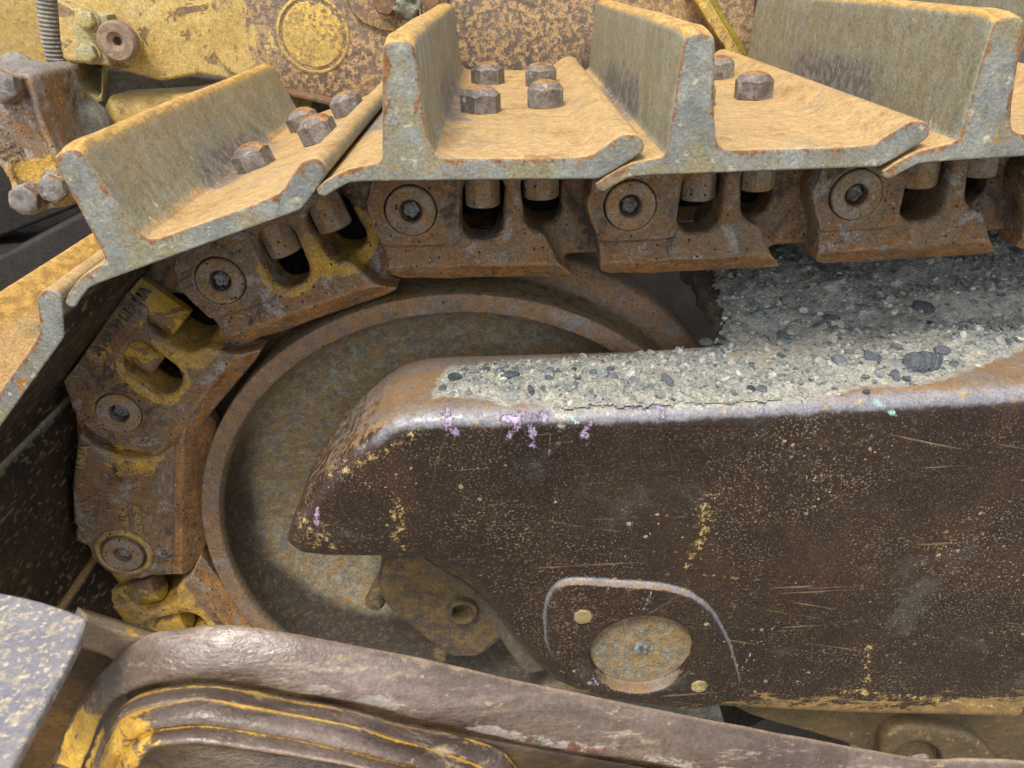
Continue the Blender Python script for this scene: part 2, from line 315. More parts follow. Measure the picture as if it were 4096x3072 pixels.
M = dict(shoe=m_shoe(), idler=m_idler(), frame=m_frame(), arm=m_arm(), bolt=m_bolt(), gravel=m_gravel(), stone=m_stone(), speck=m_speck(),
    l_plain=m_link('rusty_cast_link', 1.0), l_some=m_link('rusty_cast_link_ochre', .72), l_yel=m_link('half_painted_cast_link', .66), l_full=m_link('yellow_painted_cast_link', .55),
    l_grey=m_link('worn_grey_cast_link', .68),
    nutr=m_link('rusty_nut', .66), nuty=m_yellow('yellow_nut_paint', .45, .2, 'b08a2c'),
    yel=m_yellow('yellow_arm_paint', .28, .5), yel2=m_yellow('scuffed_yellow_plate', .62, .3, dot=.25), yelfar=m_yellow('hull_yellow_paint', .1, .55, 'b09358'),
    yelring=m_yellow('ring_yellow_paint', .5, .25, 'b5913a'),
    clamp=m_link('worn_clamp_casting', .63, .8),
    dust=m_plain('caked_grey_dust', '8d897d', '716d63', 40, .95, .006, bsc=120),
    dustyel=m_plain('dusty_yellow_paint', '9a9476', 'b09a5a', 25, .85, .003, 'c0b694'),
    hose=m_plain('dusty_rubber_hose', '8d897c', '6f6b62', 30, .8, .0008, 'b4afa0'),
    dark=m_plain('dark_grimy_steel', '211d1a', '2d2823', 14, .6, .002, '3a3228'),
    under=m_plain('dark_scratched_steel', '3a3029', '2b2521', 10, .5, .002, '6a5c4a', st=(1, .3, 1)),
    plug=m_plain('pale_grey_plug', '8d9090', '4a4440', 90, .6, .001, '2c2622', bsc=400),
    rustmed=m_plain('brown_rust', '6b5544', '7d5b3a', 40, .7, .002, '8a8078'),
    plum=m_plain('plum_stained_steel', '4d3f45', '423339', 20, .55, .001, '9a8f86'),
    oily=m_plain('olive_hose_paint', '8f7f28', '7d6c22', 20, .5, .001, '5c4f20'),
    bolt_y=m_plain('yellow_stained_bolt', 'a3946a', '857548', 60, .6, .0015, '7f7a68'),
    ground=m_plain('brown_grey_ground', '8d8372', '75695a', 3, .95, .01, 'a59c8a'),
    twig=m_plain('dry_leaf', '9a7a66', '7d5c4c', 60, .8, .001))
M['let'] = m_plain('raised_letter_steel', '4f4942', '6d655b', 90, .6, .001)
M['let2'] = m_plain('raised_letter_ochre', '8f7f5c', 'a58a55', 90, .6, .001)
M['blackdirt'] = m_plain('black_packed_dirt', '0b0908', '15110e', 60, .9, .003)  # near black, for the added slab that darkens the link windows
M['webdirt'] = m_plain('dirt_crusted_plate', '635c50', '6f5d48', 50, .9, .004, '86857c')
M['brk'] = m_plain('dusty_bracket_cast', '4d4540', '7a653f', 60, .75, .003, '927a4c')
M['low'] = m_plain('oily_brown_steel', '4d4232', '5f4e33', 14, .55, .002, '8a7142')
M['cavity'] = m_plain('dark_ochre_cavity', '3a2813', '5a4016', 12, .7, .002, '2a1d10')
def m_slab():
    s = MT('pale_worn_slab', .34, .6)
    c = s.mix(s.mask(22, .38, .62, detail=9, rough=.75), '78747a', '868180')
    c = s.mix(s.math('MULTIPLY', s.mask(150, .52, .60, detail=7, rough=.75), .75), c, 'b5a585')
    c = s.mix(s.mask(60, .6, .66, detail=9, rough=.75), c, '6a5850')
    c = s.mix(s.math('MULTIPLY', s.mask(240, .58, .64, detail=4), .8), c, 'cdbf9c')
    s.bump(s.noise(140, 7, .7), .0016, .7); s.bump(s.noise(14, 5), .004, .5)
    return s.done(c, s.ramp(s.noise(50), .3, .7, .26, .42), g=.15)
M['armslab'] = m_slab()
M['oldslab'] = m_plain('pale_worn_slab', '77726e', '85807b', 60, .3, .0012, 'b09c78')
M['pinrust'] = m_plain('pink_brown_pin', '7d6a5c', '8e7760', 50, .65, .002, 'a48a60')
M['hosed'] = m_plain('dusty_rod', '7a7265', '6b5a4c', 20, .6, .0015, '8f8c84')
M['mud'] = m_plain('dry_grey_mud', '8a8878', '6f6d62', 90, .95, .004, 'a5a08c')
M['cover'] = m_yellow('spotted_yellow_cover', .2, .1, 'c9a954', dot=.12)
M['cover2'] = m_yellow('rusty_yellow_boss', .85, .3, 'b08c40', dot=.6)
def m_side():
    s = MT('side_panel_paint', .6, .4)
    p = s.oP()
    br_ = s.mix(s.mask(12, .35, .65, detail=8), '6d6054', '5e5046')
    br_ = s.mix(s.mask(5, .46, .66, detail=6, dist=.6), br_, '8a6d4c')
    fl_ = s.mask(190, .47, .55, detail=7, rough=.75, st=(.8, 1, .8))
    br_ = s.mix(s.math('MULTIPLY', fl_, s.ramp(s.noise(6), .3, .5, .5, 1)), br_, 'ad8d62')
    ye_ = s.mix(s.mask(12, .35, .65), 'bda262', 'a88d4e')
    ye_ = s.mix(s.math('MULTIPLY', s.mask(150, .54, .6, detail=6), s.mask(7, .54, .62, detail=8, rough=.75)), ye_, '6a5644')
    f = s.math('ADD', s.math('MULTIPLY', s.math('ADD', p[0], .14), -3.0), s.math('MULTIPLY', s.math('SUBTRACT', s.noise(8, 10, .75, 1.), .5), 3.0))
    c = s.mix(s.ramp(f, .36, .44), br_, ye_)
    s.bump(s.noise(160, 7, .7), .002, .7); s.bump(s.noise(14, 5), .004, .4)
    return s.done(c, s.ramp(s.noise(40), .3, .7, .5, .75))
M['sidep'] = m_side()
# ------------------------------------------------------------------ mesh helpers
def tag(o, label=None, cat=None, group=None, kind=None):
    if label: o['label'] = label
    if cat: o['category'] = cat
    if group: o['group'] = group
    if kind: o['kind'] = kind
    return o
def empty(name, loc, label, cat, group=None):
    o = bpy.data.objects.new(name, None); o.empty_display_size = .03; COL.objects.link(o); o.location = loc
    return tag(o, label, cat, group)
def wloc(p):
    v = np.zeros(3)
    while p is not None: v = v+np.array(p.location); p = p.parent
    return v
def mk(name, v, f, mat, parent=None, sharp=35, attrs=None, local=False, tris=False):
    me = bpy.data.meshes.new(name)
    v = np.asarray(v, float)
    if parent is not None and not local: v = v-wloc(parent)
    if isinstance(f, np.ndarray):
        n = f.shape[1]; me.vertices.add(len(v)); me.vertices.foreach_set('co', v.ravel())
        me.loops.add(f.size); me.loops.foreach_set('vertex_index', f.ravel().astype(np.int32))
        me.polygons.add(len(f)); me.polygons.foreach_set('loop_start', np.arange(0, f.size, n, dtype=np.int32)); 
        me.update(calc_edges=True); me.validate()
    else:
        me.from_pydata(v.tolist(), [], [list(map(int, q)) for q in f]); me.update()
    for k, a in (attrs or {}).items():
        at = me.attributes.new(k, 'FLOAT', 'POINT'); at.data.foreach_set('value', np.asarray(a, np.float32))
    me.polygons.foreach_set('use_smooth', [True]*len(me.polygons))
    if sharp and sharp < 180: me.set_sharp_from_angle(angle=R(sharp))
    me.materials.append(mat)
    o = bpy.data.objects.new(name, me); COL.objects.link(o)
    if parent is not None: o.parent = parent
    return o
def fixn(o):
    bm = bmesh.new(); bm.from_mesh(o.data); bmesh.ops.recalc_face_normals(bm, faces=bm.faces); bm.to_mesh(o.data); bm.free(); return o
def pd(U, V, pts):                      # signed distance to a polygon (negative inside)
    d = np.full(U.shape, 1e9); ins = np.zeros(U.shape, bool); n = len(pts)
    for i in range(n):
        a = pts[i]; b = pts[(i+1) % n]; ex, ey = b[0]-a[0], b[1]-a[1]
        wx, wy = U-a[0], V-a[1]
        t = np.clip((wx*ex+wy*ey)/(ex*ex+ey*ey+1e-12), 0, 1)
        d = np.minimum(d, (wx-ex*t)**2+(wy-ey*t)**2)
        c = ((a[1] <= V) != (b[1] <= V)); 
        with np.errstate(divide='ignore', invalid='ignore'):
            xi = a[0]+(V-a[1])*ex/(ey if abs(ey) > 1e-12 else 1e-12)
        ins ^= c & (U < xi)
    d = np.sqrt(d); return np.where(ins, -d, d)
def ext(d2, y, y0, y1, r=0.0):
    w1 = d2+r; w2 = np.abs(y-(y0+y1)/2)-(y1-y0)/2+r
    return np.minimum(np.maximum(w1, w2), 0)+np.hypot(np.maximum(w1, 0), np.maximum(w2, 0))-r
def su(a, b, k):
    h = np.clip(.5+.5*(b-a)/k, 0, 1); return b*(1-h)+a*h-k*h*(1-h)
def ss(a, b, k):                        # a minus b, smooth
    return -su(-a, b, k)
def smooth(pts, n=8, closed=True):      # Catmull-Rom
    p = np.asarray(pts, float); m = len(p); outp = []
    for i in range(m if closed else m-1):
        if closed: a, b, c, d = p[(i-1) % m], p[i], p[(i+1) % m], p[(i+2) % m]
        else: a, b, c, d = p[max(i-1, 0)], p[i], p[i+1], p[min(i+2, m-1)]
        for t in np.arange(n)/n:
            outp.append(.5*((2*b)+(-a+c)*t+(2*a-5*b+4*c-d)*t*t+(-a+3*b-3*c+d)*t**3))
    if not closed: outp.append(p[-1])
    return np.array(outp)
def vnoise(x, y, z, sc, seed=0):        # cheap smooth value noise for shapes
    r = np.random.default_rng(seed); g = r.random((32, 32, 32))*2-1
    def f(t): 
        i = np.floor(t).astype(int); u = t-i; return i % 32, (i+1) % 32, u*u*(3-2*u)
    x0, x1, u = f(x*sc+100); y0, y1, v = f(y*sc+100); z0, z1, s = f(z*sc+100)
    a = g[x0, y0, z0]*(1-u)+g[x1, y0, z0]*u; b = g[x0, y1, z0]*(1-u)+g[x1, y1, z0]*u
    c = g[x0, y0, z1]*(1-u)+g[x1, y0, z1]*u; d = g[x0, y1, z1]*(1-u)+g[x1, y1, z1]*u
    return (a*(1-v)+b*v)*(1-s)+(c*(1-v)+d*v)*s
def sdf(name, fn, lo, hi, h, mat, parent=None, local=False, attrs=None, lump=0.0, lumpsc=30):
    lo = np.array(lo, float); n = [int(math.ceil((hi[i]-lo[i])/h))+1 for i in range(3)]
    X, Y, Z = np.meshgrid(*[lo[i]+h*np.arange(n[i]) for i in range(3)], indexing='ij')
    D = fn(X, Y, Z)
    if lump: D = D+lump*vnoise(X, Y, Z, lumpsc, 3)
    D = np.clip(D, -3*h, 3*h)
    D[0] = D[-1] = 3*h; D[:, 0] = D[:, -1] = 3*h; D[:, :, 0] = D[:, :, -1] = 3*h
    g = openvdb.FloatGrid(3*h); g.copyFromArray(D.astype(np.float32))
    pts, quads = g.convertToQuads(isovalue=0.0)
    v = pts*h+lo
    at = {k: a(v[:, 0], v[:, 1], v[:, 2]) for k, a in (attrs or {}).items()}
    o = mk(name, v, quads[:, ::-1].copy(), mat, parent, sharp=0, attrs=at, local=local)
    c0 = v.mean(0)
    # orient outward
    me = o.data; vol = 0; q = quads[:2000]
    A, B, C2 = v[q[:, 2]], v[q[:, 1]], v[q[:, 0]]
    return fixvol(o, v, quads[:, ::-1])
def fixvol(o, v, q):
    A, B, C2 = v[q[:, 0]], v[q[:, 1]], v[q[:, 2]]; D2 = v[q[:, 3]]
    vol = (np.einsum('ij,ij->i', A, np.cross(B, C2))+np.einsum('ij,ij->i', A, np.cross(C2, D2))).sum()
    if vol < 0: o.data.flip_normals()
    return o
def frame_of(axis):
    a = Vector(axis).normalized(); t = Vector((0, 0, 1)) if abs(a.z) < .9 else Vector((1, 0, 0))
    u = a.cross(t).normalized(); return np.array(u), np.array(a.cross(u)), np.array(a)
def lathe(name, prof, cen, axis, mat, parent=None, seg=48, sharp=35, attrs=None, local=False, rf=None):
    """prof: (radius, offset along axis)"""
    u, v, a = frame_of(axis); cen = np.array(cen, float); V = []; A = {k: [] for k in (attrs or {})}
    for i, (r, h) in enumerate(prof):
        for j in range(seg):
            t = 2*math.pi*j/seg; rr = r*(rf(t, i) if rf else 1)
            V.append(cen+a*h+rr*(math.cos(t)*u+math.sin(t)*v))
            for k in A: A[k].append(attrs[k][i])
    Fc = []
    for i in range(len(prof)-1):
        for j in range(seg):
            k = (j+1) % seg; Fc.append((i*seg+j, i*seg+k, (i+1)*seg+k, (i+1)*seg+j))
    for i, fl in ((0, 0), (len(prof)-1, 1)):
        if prof[i][0] > 1e-4: Fc.append([i*seg+j for j in range(seg)])
    o = mk(name, V, Fc, mat, parent, sharp, A, local)
    bm = bmesh.new(); bm.from_mesh(o.data); bmesh.ops.remove_doubles(bm, verts=bm.verts, dist=1e-6); bmesh.ops.recalc_face_normals(bm, faces=bm.faces); bm.to_mesh(o.data); bm.free()
    return o
def hexhead(name, cen, axis, Rr, H, mat, parent=None, rot=0., local=False, dome=.0015, sides=6):
    seg = 48; ri = Rr*math.cos(math.pi/sides)
    def hexr(t): 
        q = (t+rot) % (2*math.pi/sides)-math.pi/sides; return math.cos(math.pi/sides)/math.cos(q)
    u, v, a = frame_of(axis); cen = np.array(cen, float); V = []
    rings = [(1, 0, 0), (1, .03*H, 0), (1, .74*H, 1), (.93, H, 2), (.75, H+dome*.6, 2), (.3, H+dome, 2), (.001, H+dome, 2)]
    for k, h, md in rings:
        for j in range(seg):
            t = 2*math.pi*j/seg; hr = hexr(t)
            if md == 0: r, hh = Rr*hr, h
            elif md == 1: r = Rr*hr; hh = H-(r-ri*.93)*.62-.0004
            else: r, hh = ri*k, h
            V.append(cen+a*hh+r*(math.cos(t)*u+math.sin(t)*v))
    Fc = [(i*seg+j, i*seg+(j+1) % seg, (i+1)*seg+(j+1) % seg, (i+1)*seg+j) for i in range(len(rings)-1) for j in range(seg)]
    Fc.append(list(range(seg)))
    return fixn(mk(name, V, Fc, mat, parent, 30, local=local))
def plate(name, poly, Y0, th, mat, parent=None, bev=.002, holes=(), local=False, pxs=True, sharp=40, res=3):
    """front face at Y0, going back th; poly in photo px (pxs) or (x,z)"""
    cu = bpy.data.curves.new('c', 'CURVE'); cu.dimensions = '2D'; cu.fill_mode = 'BOTH'
    cu.extrude = max(th/2-bev, 1e-5); cu.bevel_depth = bev; cu.bevel_resolution = res; cu.offset = -bev
    for pl in [poly]+list(holes):
        sp = cu.splines.new('POLY'); q = [(PY(a, b, Y0)[[0, 2]] if pxs else (a, b)) for a, b in pl]
        sp.points.add(len(q)-1); sp.use_cyclic_u = True
        for i, (x, z) in enumerate(q): sp.points[i].co = (x, z, 0, 1)
    ob = bpy.data.objects.new('c', cu); COL.objects.link(ob)
    dg = bpy.context.evaluated_depsgraph_get(); me = bpy.data.meshes.new_from_object(ob.evaluated_get(dg))
    v = np.array([vv.co[:] for vv in me.vertices]); f = [list(p.vertices) for p in me.polygons]
    bpy.data.objects.remove(ob); bpy.data.curves.remove(cu); bpy.data.meshes.remove(me)
    v = np.stack([v[:, 0], Y0+th/2+v[:, 2], v[:, 1]], 1)
    o = mk(name, v, f, mat, parent, sharp, local=local)
    bm = bmesh.new(); bm.from_mesh(o.data); bmesh.ops.remove_doubles(bm, verts=bm.verts, dist=1e-5); bmesh.ops.recalc_face_normals(bm, faces=bm.faces); bm.to_mesh(o.data); bm.free()
    o.data.set_sharp_from_angle(angle=R(sharp))
    return o
def text(name, s, size, loc, xdir, nrm, mat, parent, depth=.001, local=False, spacing=1.0):
    cu = bpy.data.curves.new('t', 'FONT'); cu.body = s; cu.size = size; cu.extrude = depth; cu.bevel_depth = size*.015; cu.resolution_u = 3; cu.space_character = spacing
    cu.offset = size*.012
    ob = bpy.data.objects.new('t', cu); COL.objects.link(ob)
    dg = bpy.context.evaluated_depsgraph_get(); me = bpy.data.meshes.new_from_object(ob.evaluated_get(dg)); me.name = name
    bpy.data.objects.remove(ob); bpy.data.curves.remove(cu)
    x = Vector(xdir).normalized(); n = Vector(nrm).normalized(); y = n.cross(x).normalized(); x = y.cross(n)
    me.transform(Matrix(((x.x, y.x, n.x, loc[0]), (x.y, y.y, n.y, loc[1]), (x.z, y.z, n.z, loc[2]), (0, 0, 0, 1))))
    if parent is not None and not local: me.transform(Matrix.Translation(-Vector(wloc(parent))))
    me.materials.clear(); me.materials.append(mat)
    o = bpy.data.objects.new(name, me); COL.objects.link(o); o.parent = parent
    return o
def circ(cx, cz, r, n=48, a0=0): return [(cx+r*math.cos(2*math.pi*i/n+a0), cz+r*math.sin(2*math.pi*i/n+a0)) for i in range(n)]

# ------------------------------------------------------------------ setting
Z0 = -1.32
o = mk('ground', [(-60, -60, Z0), (60, -60, Z0), (60, 60, Z0), (-60, 60, Z0)], [(0, 1, 2, 3)], M['ground']); tag(o, kind='structure')

# ------------------------------------------------------------------ the track: pins traced on the plane of the near link face
YL = .777; YS = .612; WS = .58
def P2(px, py, Y=YL): q = PY(px, py, Y); return np.array([q[0], q[2]])
pin_px = [(855, 194), (630, 205), (411, 210), (221, 280), (120, 412), (124, 553)]
pins = [P2(*p) for p in pin_px]
pins.insert(0, pins[0]+np.array([.2135, .0165])); pins.insert(0, pins[0]+np.array([.2135, .017]))
IC = np.array([-.0375, -.655]); 
rim = np.array([(277.8, 349.5), (324, 322.7), (370, 306.5), (430.5, 296.), (500, 296.3), (555.5, 306.5), (601.8, 324), (648, 349.5), (240.7, 393.5), (213, 444.4), (202.3, 500), (202.3, 532.4), (210.6, 560), (226.8, 597), (250, 622.6), (528, 303.7), (612.5, 333.4)])
YI = .785
Q = np.array([P2(a, b, YI) for a, b in rim]); A_ = np.c_[2*Q, np.ones(len(Q))]; s_ = np.linalg.lstsq(A_, (Q**2).sum(1), rcond=None)[0]
IC = s_[:2]; IR = math.sqrt(s_[2]+(IC**2).sum())
print('idler', IC, IR)
def rotp(p, ang): d = p-IC; c, s = math.cos(ang), math.sin(ang); return IC+np.array([c*d[0]-s*d[1], s*d[0]+c*d[1]])
stp = R(27.5)
rr_ = np.linalg.norm(pins[-1]-IC); 
d7 = P2(190, 640)-pins[-1]; pins.append(pins[-1]+d7/np.linalg.norm(d7)*.2135)
pins.append(rotp(pins[-1], math.asin(.2135/2/rr_)*2))
PIT = .2135
# links: link k joins pins[k+1] (boss, left) to pins[k] (right)
links = [(pins[k+1], pins[k]) for k in range(len(pins)-1)]
def toloc(px, py, Y, link):
    q = P2(px, py, Y); a, b = link; u = (b-a)/np.linalg.norm(b-a); v = np.array([-u[1], u[0]]); d = q-a
    return np.array([d@u, d@v])
LK = links[3]       # the centre top link used as the master (pin 411,210 -> 630,205)
sh_px = [(316, 189), (318, 194.5), (322, 197), (326, 197), (334, 191.5), (349, 183.5), (362, 182.2), (404, 181.6), (499, 180.4), (594, 179.6), (600, 178.8), (611, 173), (622, 166.1), (640, 154.5), (643.5, 151), (644.5, 145.6), (643.5, 141), (641, 137), (636, 134.5), (628, 134), (622.5, 134.5), (612, 141), (602, 147.5), (594, 153), (586, 155.8), (575, 157.2), (546.5, 158.2), (483, 158.2), (448, 158), (440, 156.5), (435, 153.5), (432.5, 149), (430, 143), (426, 125), (421, 92), (416, 54), (414, 48), (410, 44.5), (402, 43), (391, 43.5), (385, 46), (383, 51), (382.3, 63), (382.2, 110), (382, 156.6), (380.5, 161), (377, 163.5), (366, 165.3), (349, 168.5), (338, 173.5), (325, 181)]
sh = [toloc(a, b, YS, LK) for a, b in sh_px]
VS = np.mean([toloc(a, b, YS, LK)[1] for a, b in ((404, 181.6), (499, 180.4), (594, 179.6))])   # shoe underside height
VT = toloc(500, 158.2, YS, LK)[1]
print('shoe underside', VS, 'top', VT)
def L(px, py, Y=YL): return toloc(px, py, Y, LK)
front = [L(367.8, 195), L(365.4, 201), L(367, 212), L(371.4, 224), L(378.5, 236), L(384.4, 250.3), L(388, 272), L(390, 277.6), L(397, 281.5), L(404, 283), L(452, 283.5), L(516, 282.4), L(561, 281), L(575, 279.4), L(559, 264.6), L(551.7, 250), L(545, 236), L(541, 222)]
ur = front[-1][0]
front += [np.array([ur-.002, .012]), np.array([ur+.006, VS]), np.array([-.004, VS]), np.array([-.016, VS-.012]), np.array([-.029, .044]), np.array([-.039, .028])]
bevv = L(470, 266)[1]
pad = [np.array([-.05, VS+.01]), L(363, 201), L(369, 224), L(376, 237), L(383, 243), L(390, 245), L(450, 244.8), L(457, 242.5), L(461, 236), L(461.5, 200), np.array([L(461, 200)[0], VS+.01])]
back = [np.array([.085, VS]), np.array([.245, VS]), np.array([.245, -.02]), np.array([.235, -.045]), np.array([.215, -.062]), np.array([.085, -.066])]
W1 = (.0735, .000, .0220, .034); W2 = (.134, .005, .0210, .032)
def rbox(U, V, cx, cz, hx, hz, r): 
    dx = np.abs(U-cx)-hx+r; dz = np.abs(V-cz)-hz+r
    return np.minimum(np.maximum(dx, dz), 0)+np.hypot(np.maximum(dx, 0), np.maximum(dz, 0))-r
TF = .048      # thickness of outboard section
def link_fn(win=True, wide=False):
    def fn(X, Y, Z):
        U, V = X[:, 0, :], Z[:, 0, :]
        d = ext(pd(U, V, front)[:, None, :], Y, 0, TF, .0045)
        # rail: lower bevel turned in toward the idler
        d = np.maximum(d, ((bevv-Z)*1.0-(Y)*1.25)/1.45)
        d = np.where(Z < bevv+.03, d, d)
        b = ext(pd(U, V, back)[:, None, :], Y, .034, .082, .005)
        d = su(d, b, .014)
        p = ext(pd(U, V, pad)[:, None, :], Y, -.0035, .03, .0025)
        p = np.maximum(p, pd(U, V, front)[:, None, :]+.0015)
        d = su(d, np.maximum(p, Z-VS), .003)
        if win:
            g = ext(rbox(U, V, (W1[0]+W2[0])/2, .03, .05, .05, .02)[:, None, :], Y, -.05, .002, .002)
            for wd, tl in ((W1, .08), (W2, -.10)):
                cxs = wd[0]+tl*(V-wd[1])
                q = rbox(U-cxs+wd[0], V, *wd, .0185)
                d = ss(d, ext(q[:, None, :], Y, -.1, .2), .008)
        d = np.maximum(d, Z-VS)
        d = ss(d, ext((np.hypot(U, V)-.0264)[:, None, :], Y, -.05, .010), .0015)
        return d
    return fn
def at_rail(x, y, z): return np.clip((bevv+.012-z)/.018, 0, 1)
def at_yel(x, y, z):
    a = np.maximum(0, 1-np.abs(rbox(x, z, *W1, .018)-.004)/.014)*.9; b = np.maximum(0, 1-np.abs(rbox(x, z, *W2, .018)-.007)/.020)*1.15
    lowb = np.clip((.03-z)/.03, .35, 1)
    return np.maximum(np.maximum(a, b)*lowb, np.clip((z-.034)/.02, 0, 1)*.35)-.6*np.clip((bevv+.02-z)/.02, 0, 1)
HL = .0017
master = empty('track_section', (0, 0, 0), 'x', 'track section')
link_m = sdf('link_plate', link_fn(), (-.062, -.012, -.095), (.262, .092, VS+.004), HL, M['l_plain'], master, local=True, attrs={'rail': at_rail, 'yel': at_yel}, lump=.0009, lumpsc=34)
# shoe
v2 = [(a, b) for a, b in sh]
shoe = plate('grouser_shoe', v2, YS-YL, WS, M['shoe'], master, bev=.0022, local=True, pxs=False, sharp=50)
me = shoe.data
nv = len(me.vertices); co = np.empty(nv*3); me.vertices.foreach_get('co', co); co = co.reshape(-1, 3)
shoe_holes = []
bm = bmesh.new(); bm.from_mesh(me)
# worn, drooping grouser corners at both ends: cut loops, then pull down
for yy in (.006, .016, .03, .05, WS-.05, WS-.03, WS-.016, WS-.006, .2, .35):
    geom = bm.verts[:]+bm.edges[:]+bm.faces[:]
    bmesh.ops.bisect_plane(bm, geom=geom, plane_co=(0, YS-YL+yy, 0), plane_no=(0, 1, 0))
gt = max(v_[1] for v_ in sh)
xs_ = [q_[0] for q_ in sh]; zs_ = [q_[1] for q_ in sh]
for xx in np.arange(min(xs_), max(xs_), .006): bmesh.ops.bisect_plane(bm, geom=bm.verts[:]+bm.edges[:]+bm.faces[:], plane_co=(xx, 0, 0), plane_no=(1, 0, 0))
for zz in np.arange(min(zs_)+.003, max(zs_), .006): bmesh.ops.bisect_plane(bm, geom=bm.verts[:]+bm.edges[:]+bm.faces[:], plane_co=(0, 0, zz), plane_no=(0, 0, 1))
orig = [tuple(v_.co) for v_ in bm.verts]
for v_ in bm.verts:
    e_ = min(v_.co.y-(YS-YL), YS-YL+WS-v_.co.y); t = max(0, 1-e_/.035)
    k = max(0, (v_.co.z-(gt-.045))/.045)
    v_.co.z += .0055*(1-t**2.2)*k
    v_.co.z += .0012*math.sin(v_.co.y*31+v_.co.x*9)*k
bm.to_mesh(me); bm.free(); me.set_sharp_from_angle(angle=R(50))
oc_ = np.array(orig); i0 = [k for k, q_ in enumerate(sh_px) if q_ == (644.5, 145.6)][0]; dmin = np.full(len(oc_), 1.)
tops = [np.array(q_) for q_ in sh[i0:]]+[np.array(sh[0])]
for a_, b_ in zip(tops[:-1], tops[1:]):
    e2 = b_-a_; t_ = np.clip(((oc_[:, 0]-a_[0])*e2[0]+(oc_[:, 2]-a_[1])*e2[1])/(e2@e2+1e-12), 0, 1)
    dmin = np.minimum(dmin, np.hypot(oc_[:, 0]-a_[0]-e2[0]*t_, oc_[:, 2]-a_[1]-e2[1]*t_))
at_ = me.attributes.new('rim', 'FLOAT', 'POINT'); at_.data.foreach_set('value', np.exp(-dmin/.0085).astype(np.float32))
# shoe bolts: rays onto the plate's top
ca, cb = LK; uu = (cb-ca)/np.linalg.norm(cb-ca); vv_ = np.array([-uu[1], uu[0]])
def onplate(px, py):
    n = np.array([vv_[0], 0, vv_[1]]); c = vv_@ca+VT
    q = PPL(px, py, n, c); d = q[[0, 2]]-ca; return (d@uu, q[1]-YL, VT)
for px, py in ((481, 112), (545.5, 105.5), (488, 83.5), (541, 84.5)):
    hexhead('shoe_bolt', onplate(px, py), (0, 0, 1), .0215, .0195, M['bolt'], master, rot=random.random(), local=True, dome=.0065)
# nuts hanging into the windows
for k, wd in enumerate((W1, W2)):
    hexhead('track_nut', (wd[0]-.0005, .0225, VS-.002), (0, 0, -1), .0195, VS+.002-(.002, .009)[k], M['nutr'], master, rot=.45+.9*k, local=True, dome=.0005, sides=8)
# pin end
PR = .0255
prof = [(PR, .014), (PR, -.0042), (PR-.0012, -.0055), (.0135, -.0055), (.0118, -.0040), (.0104, .003), (.0100, .007), (.0001, .007)]
pe = lathe('pin_end', [(a, b) for a, b in prof], (0, 0, 0), (0, 1, 0), M['l_plain'], master, 56, local=True)
lathe('pin_plug', [(.0078, .0075), (.0078, .0022), (.0056, .0012), (.0040, .0016), (.0036, .0032), (.0001, .0032)], (0, 0, 0), (0, 1, 0), M['plug'], pe, 24, local=True,
      rf=lambda t, i: 1+.12*math.sin(5*t+1)+.08*math.sin(9*t))
# far rail and bushing (the inner half of the chain)
far = bpy.data.objects.new('inboard_link_plate', link_m.data); COL.objects.link(far); far.parent = master; far.location = (0, .245, 0); far.scale = (1, -1, 1); far.location.y = .245
lathe('bushing', [(.0001, .07), (.026, .07), (.026, .18), (.0001, .18)], (PIT, 0, 0), (0, 1, 0), M['rustmed'], master, 24, local=True)
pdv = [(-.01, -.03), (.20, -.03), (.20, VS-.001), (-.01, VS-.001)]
plate('packed_dirt', pdv, .086, .07, M['blackdirt'], master, .004, local=True, pxs=False)  # black slab added inside so the link windows read dark
def copy_tree(o, parent=None):
    c = o.copy(); COL.objects.link(c); c.parent = parent
    for ch in list(o.children): copy_tree(ch, c)
    return c
def rename_mat(root, mp):
    for ch in [root]+list(root.children_recursive):
        if ch.type == 'MESH' and ch.data.materials and ch.data.materials[0] in mp:
            m = mp[ch.data.materials[0]]
            ch.material_slots[0].link = 'OBJECT'; ch.material_slots[0].material = m
LAB = {0: 'rusty track section partly in view at the far right edge, top right corner',
       1: 'track section at right whose long olive grouser runs back to the top edge',
       2: 'flat rusty track section right of centre with two bolt heads showing behind its upright grouser',
       3: 'flat central track section with four hex bolts on its ochre plate beside the tall grouser',
       4: 'tilted track section at upper left with four hex bolts climbing its sloping plate',
       5: 'steep track section at left with yellow paint round both slots and cast part number',
       6: 'upright track section at left edge with grey smooth link and yellow ring round its pin',
       7: 'lowest yellow painted track section disappearing behind the blurred arm at lower left'}
MP = {0: {}, 1: {}, 2: {}, 3: {}, 4: {M['l_plain']: M['l_some']}, 5: {M['l_plain']: M['l_yel'], M['nutr']: M['nuty']}, 6: {M['l_plain']: M['l_grey'], M['nutr']: M['l_grey']}, 7: {M['l_plain']: M['l_full'], M['nutr']: M['nuty']}, 8: {}}
secs = {}
order = [3, 0, 1, 2, 4, 5, 6, 7]
for i in order:
    a, b = links[i]; root = master if i == 3 else copy_tree(master)
    ang = math.atan2(b[1]-a[1], b[0]-a[0])
    root.location = (a[0], YL, a[1]); root.rotation_euler = (0, -ang, 0)
    tag(root, LAB[i], 'track section', 'sections of the crawler track'); secs[i] = root
bpy.context.view_layer.update()
for i in (4, 5, 6, 7, 2): rename_mat(secs[i], MP[i])
for i in (4,):
    for ch in secs[i].children:
        if ch.name.startswith('pin_end'): pass
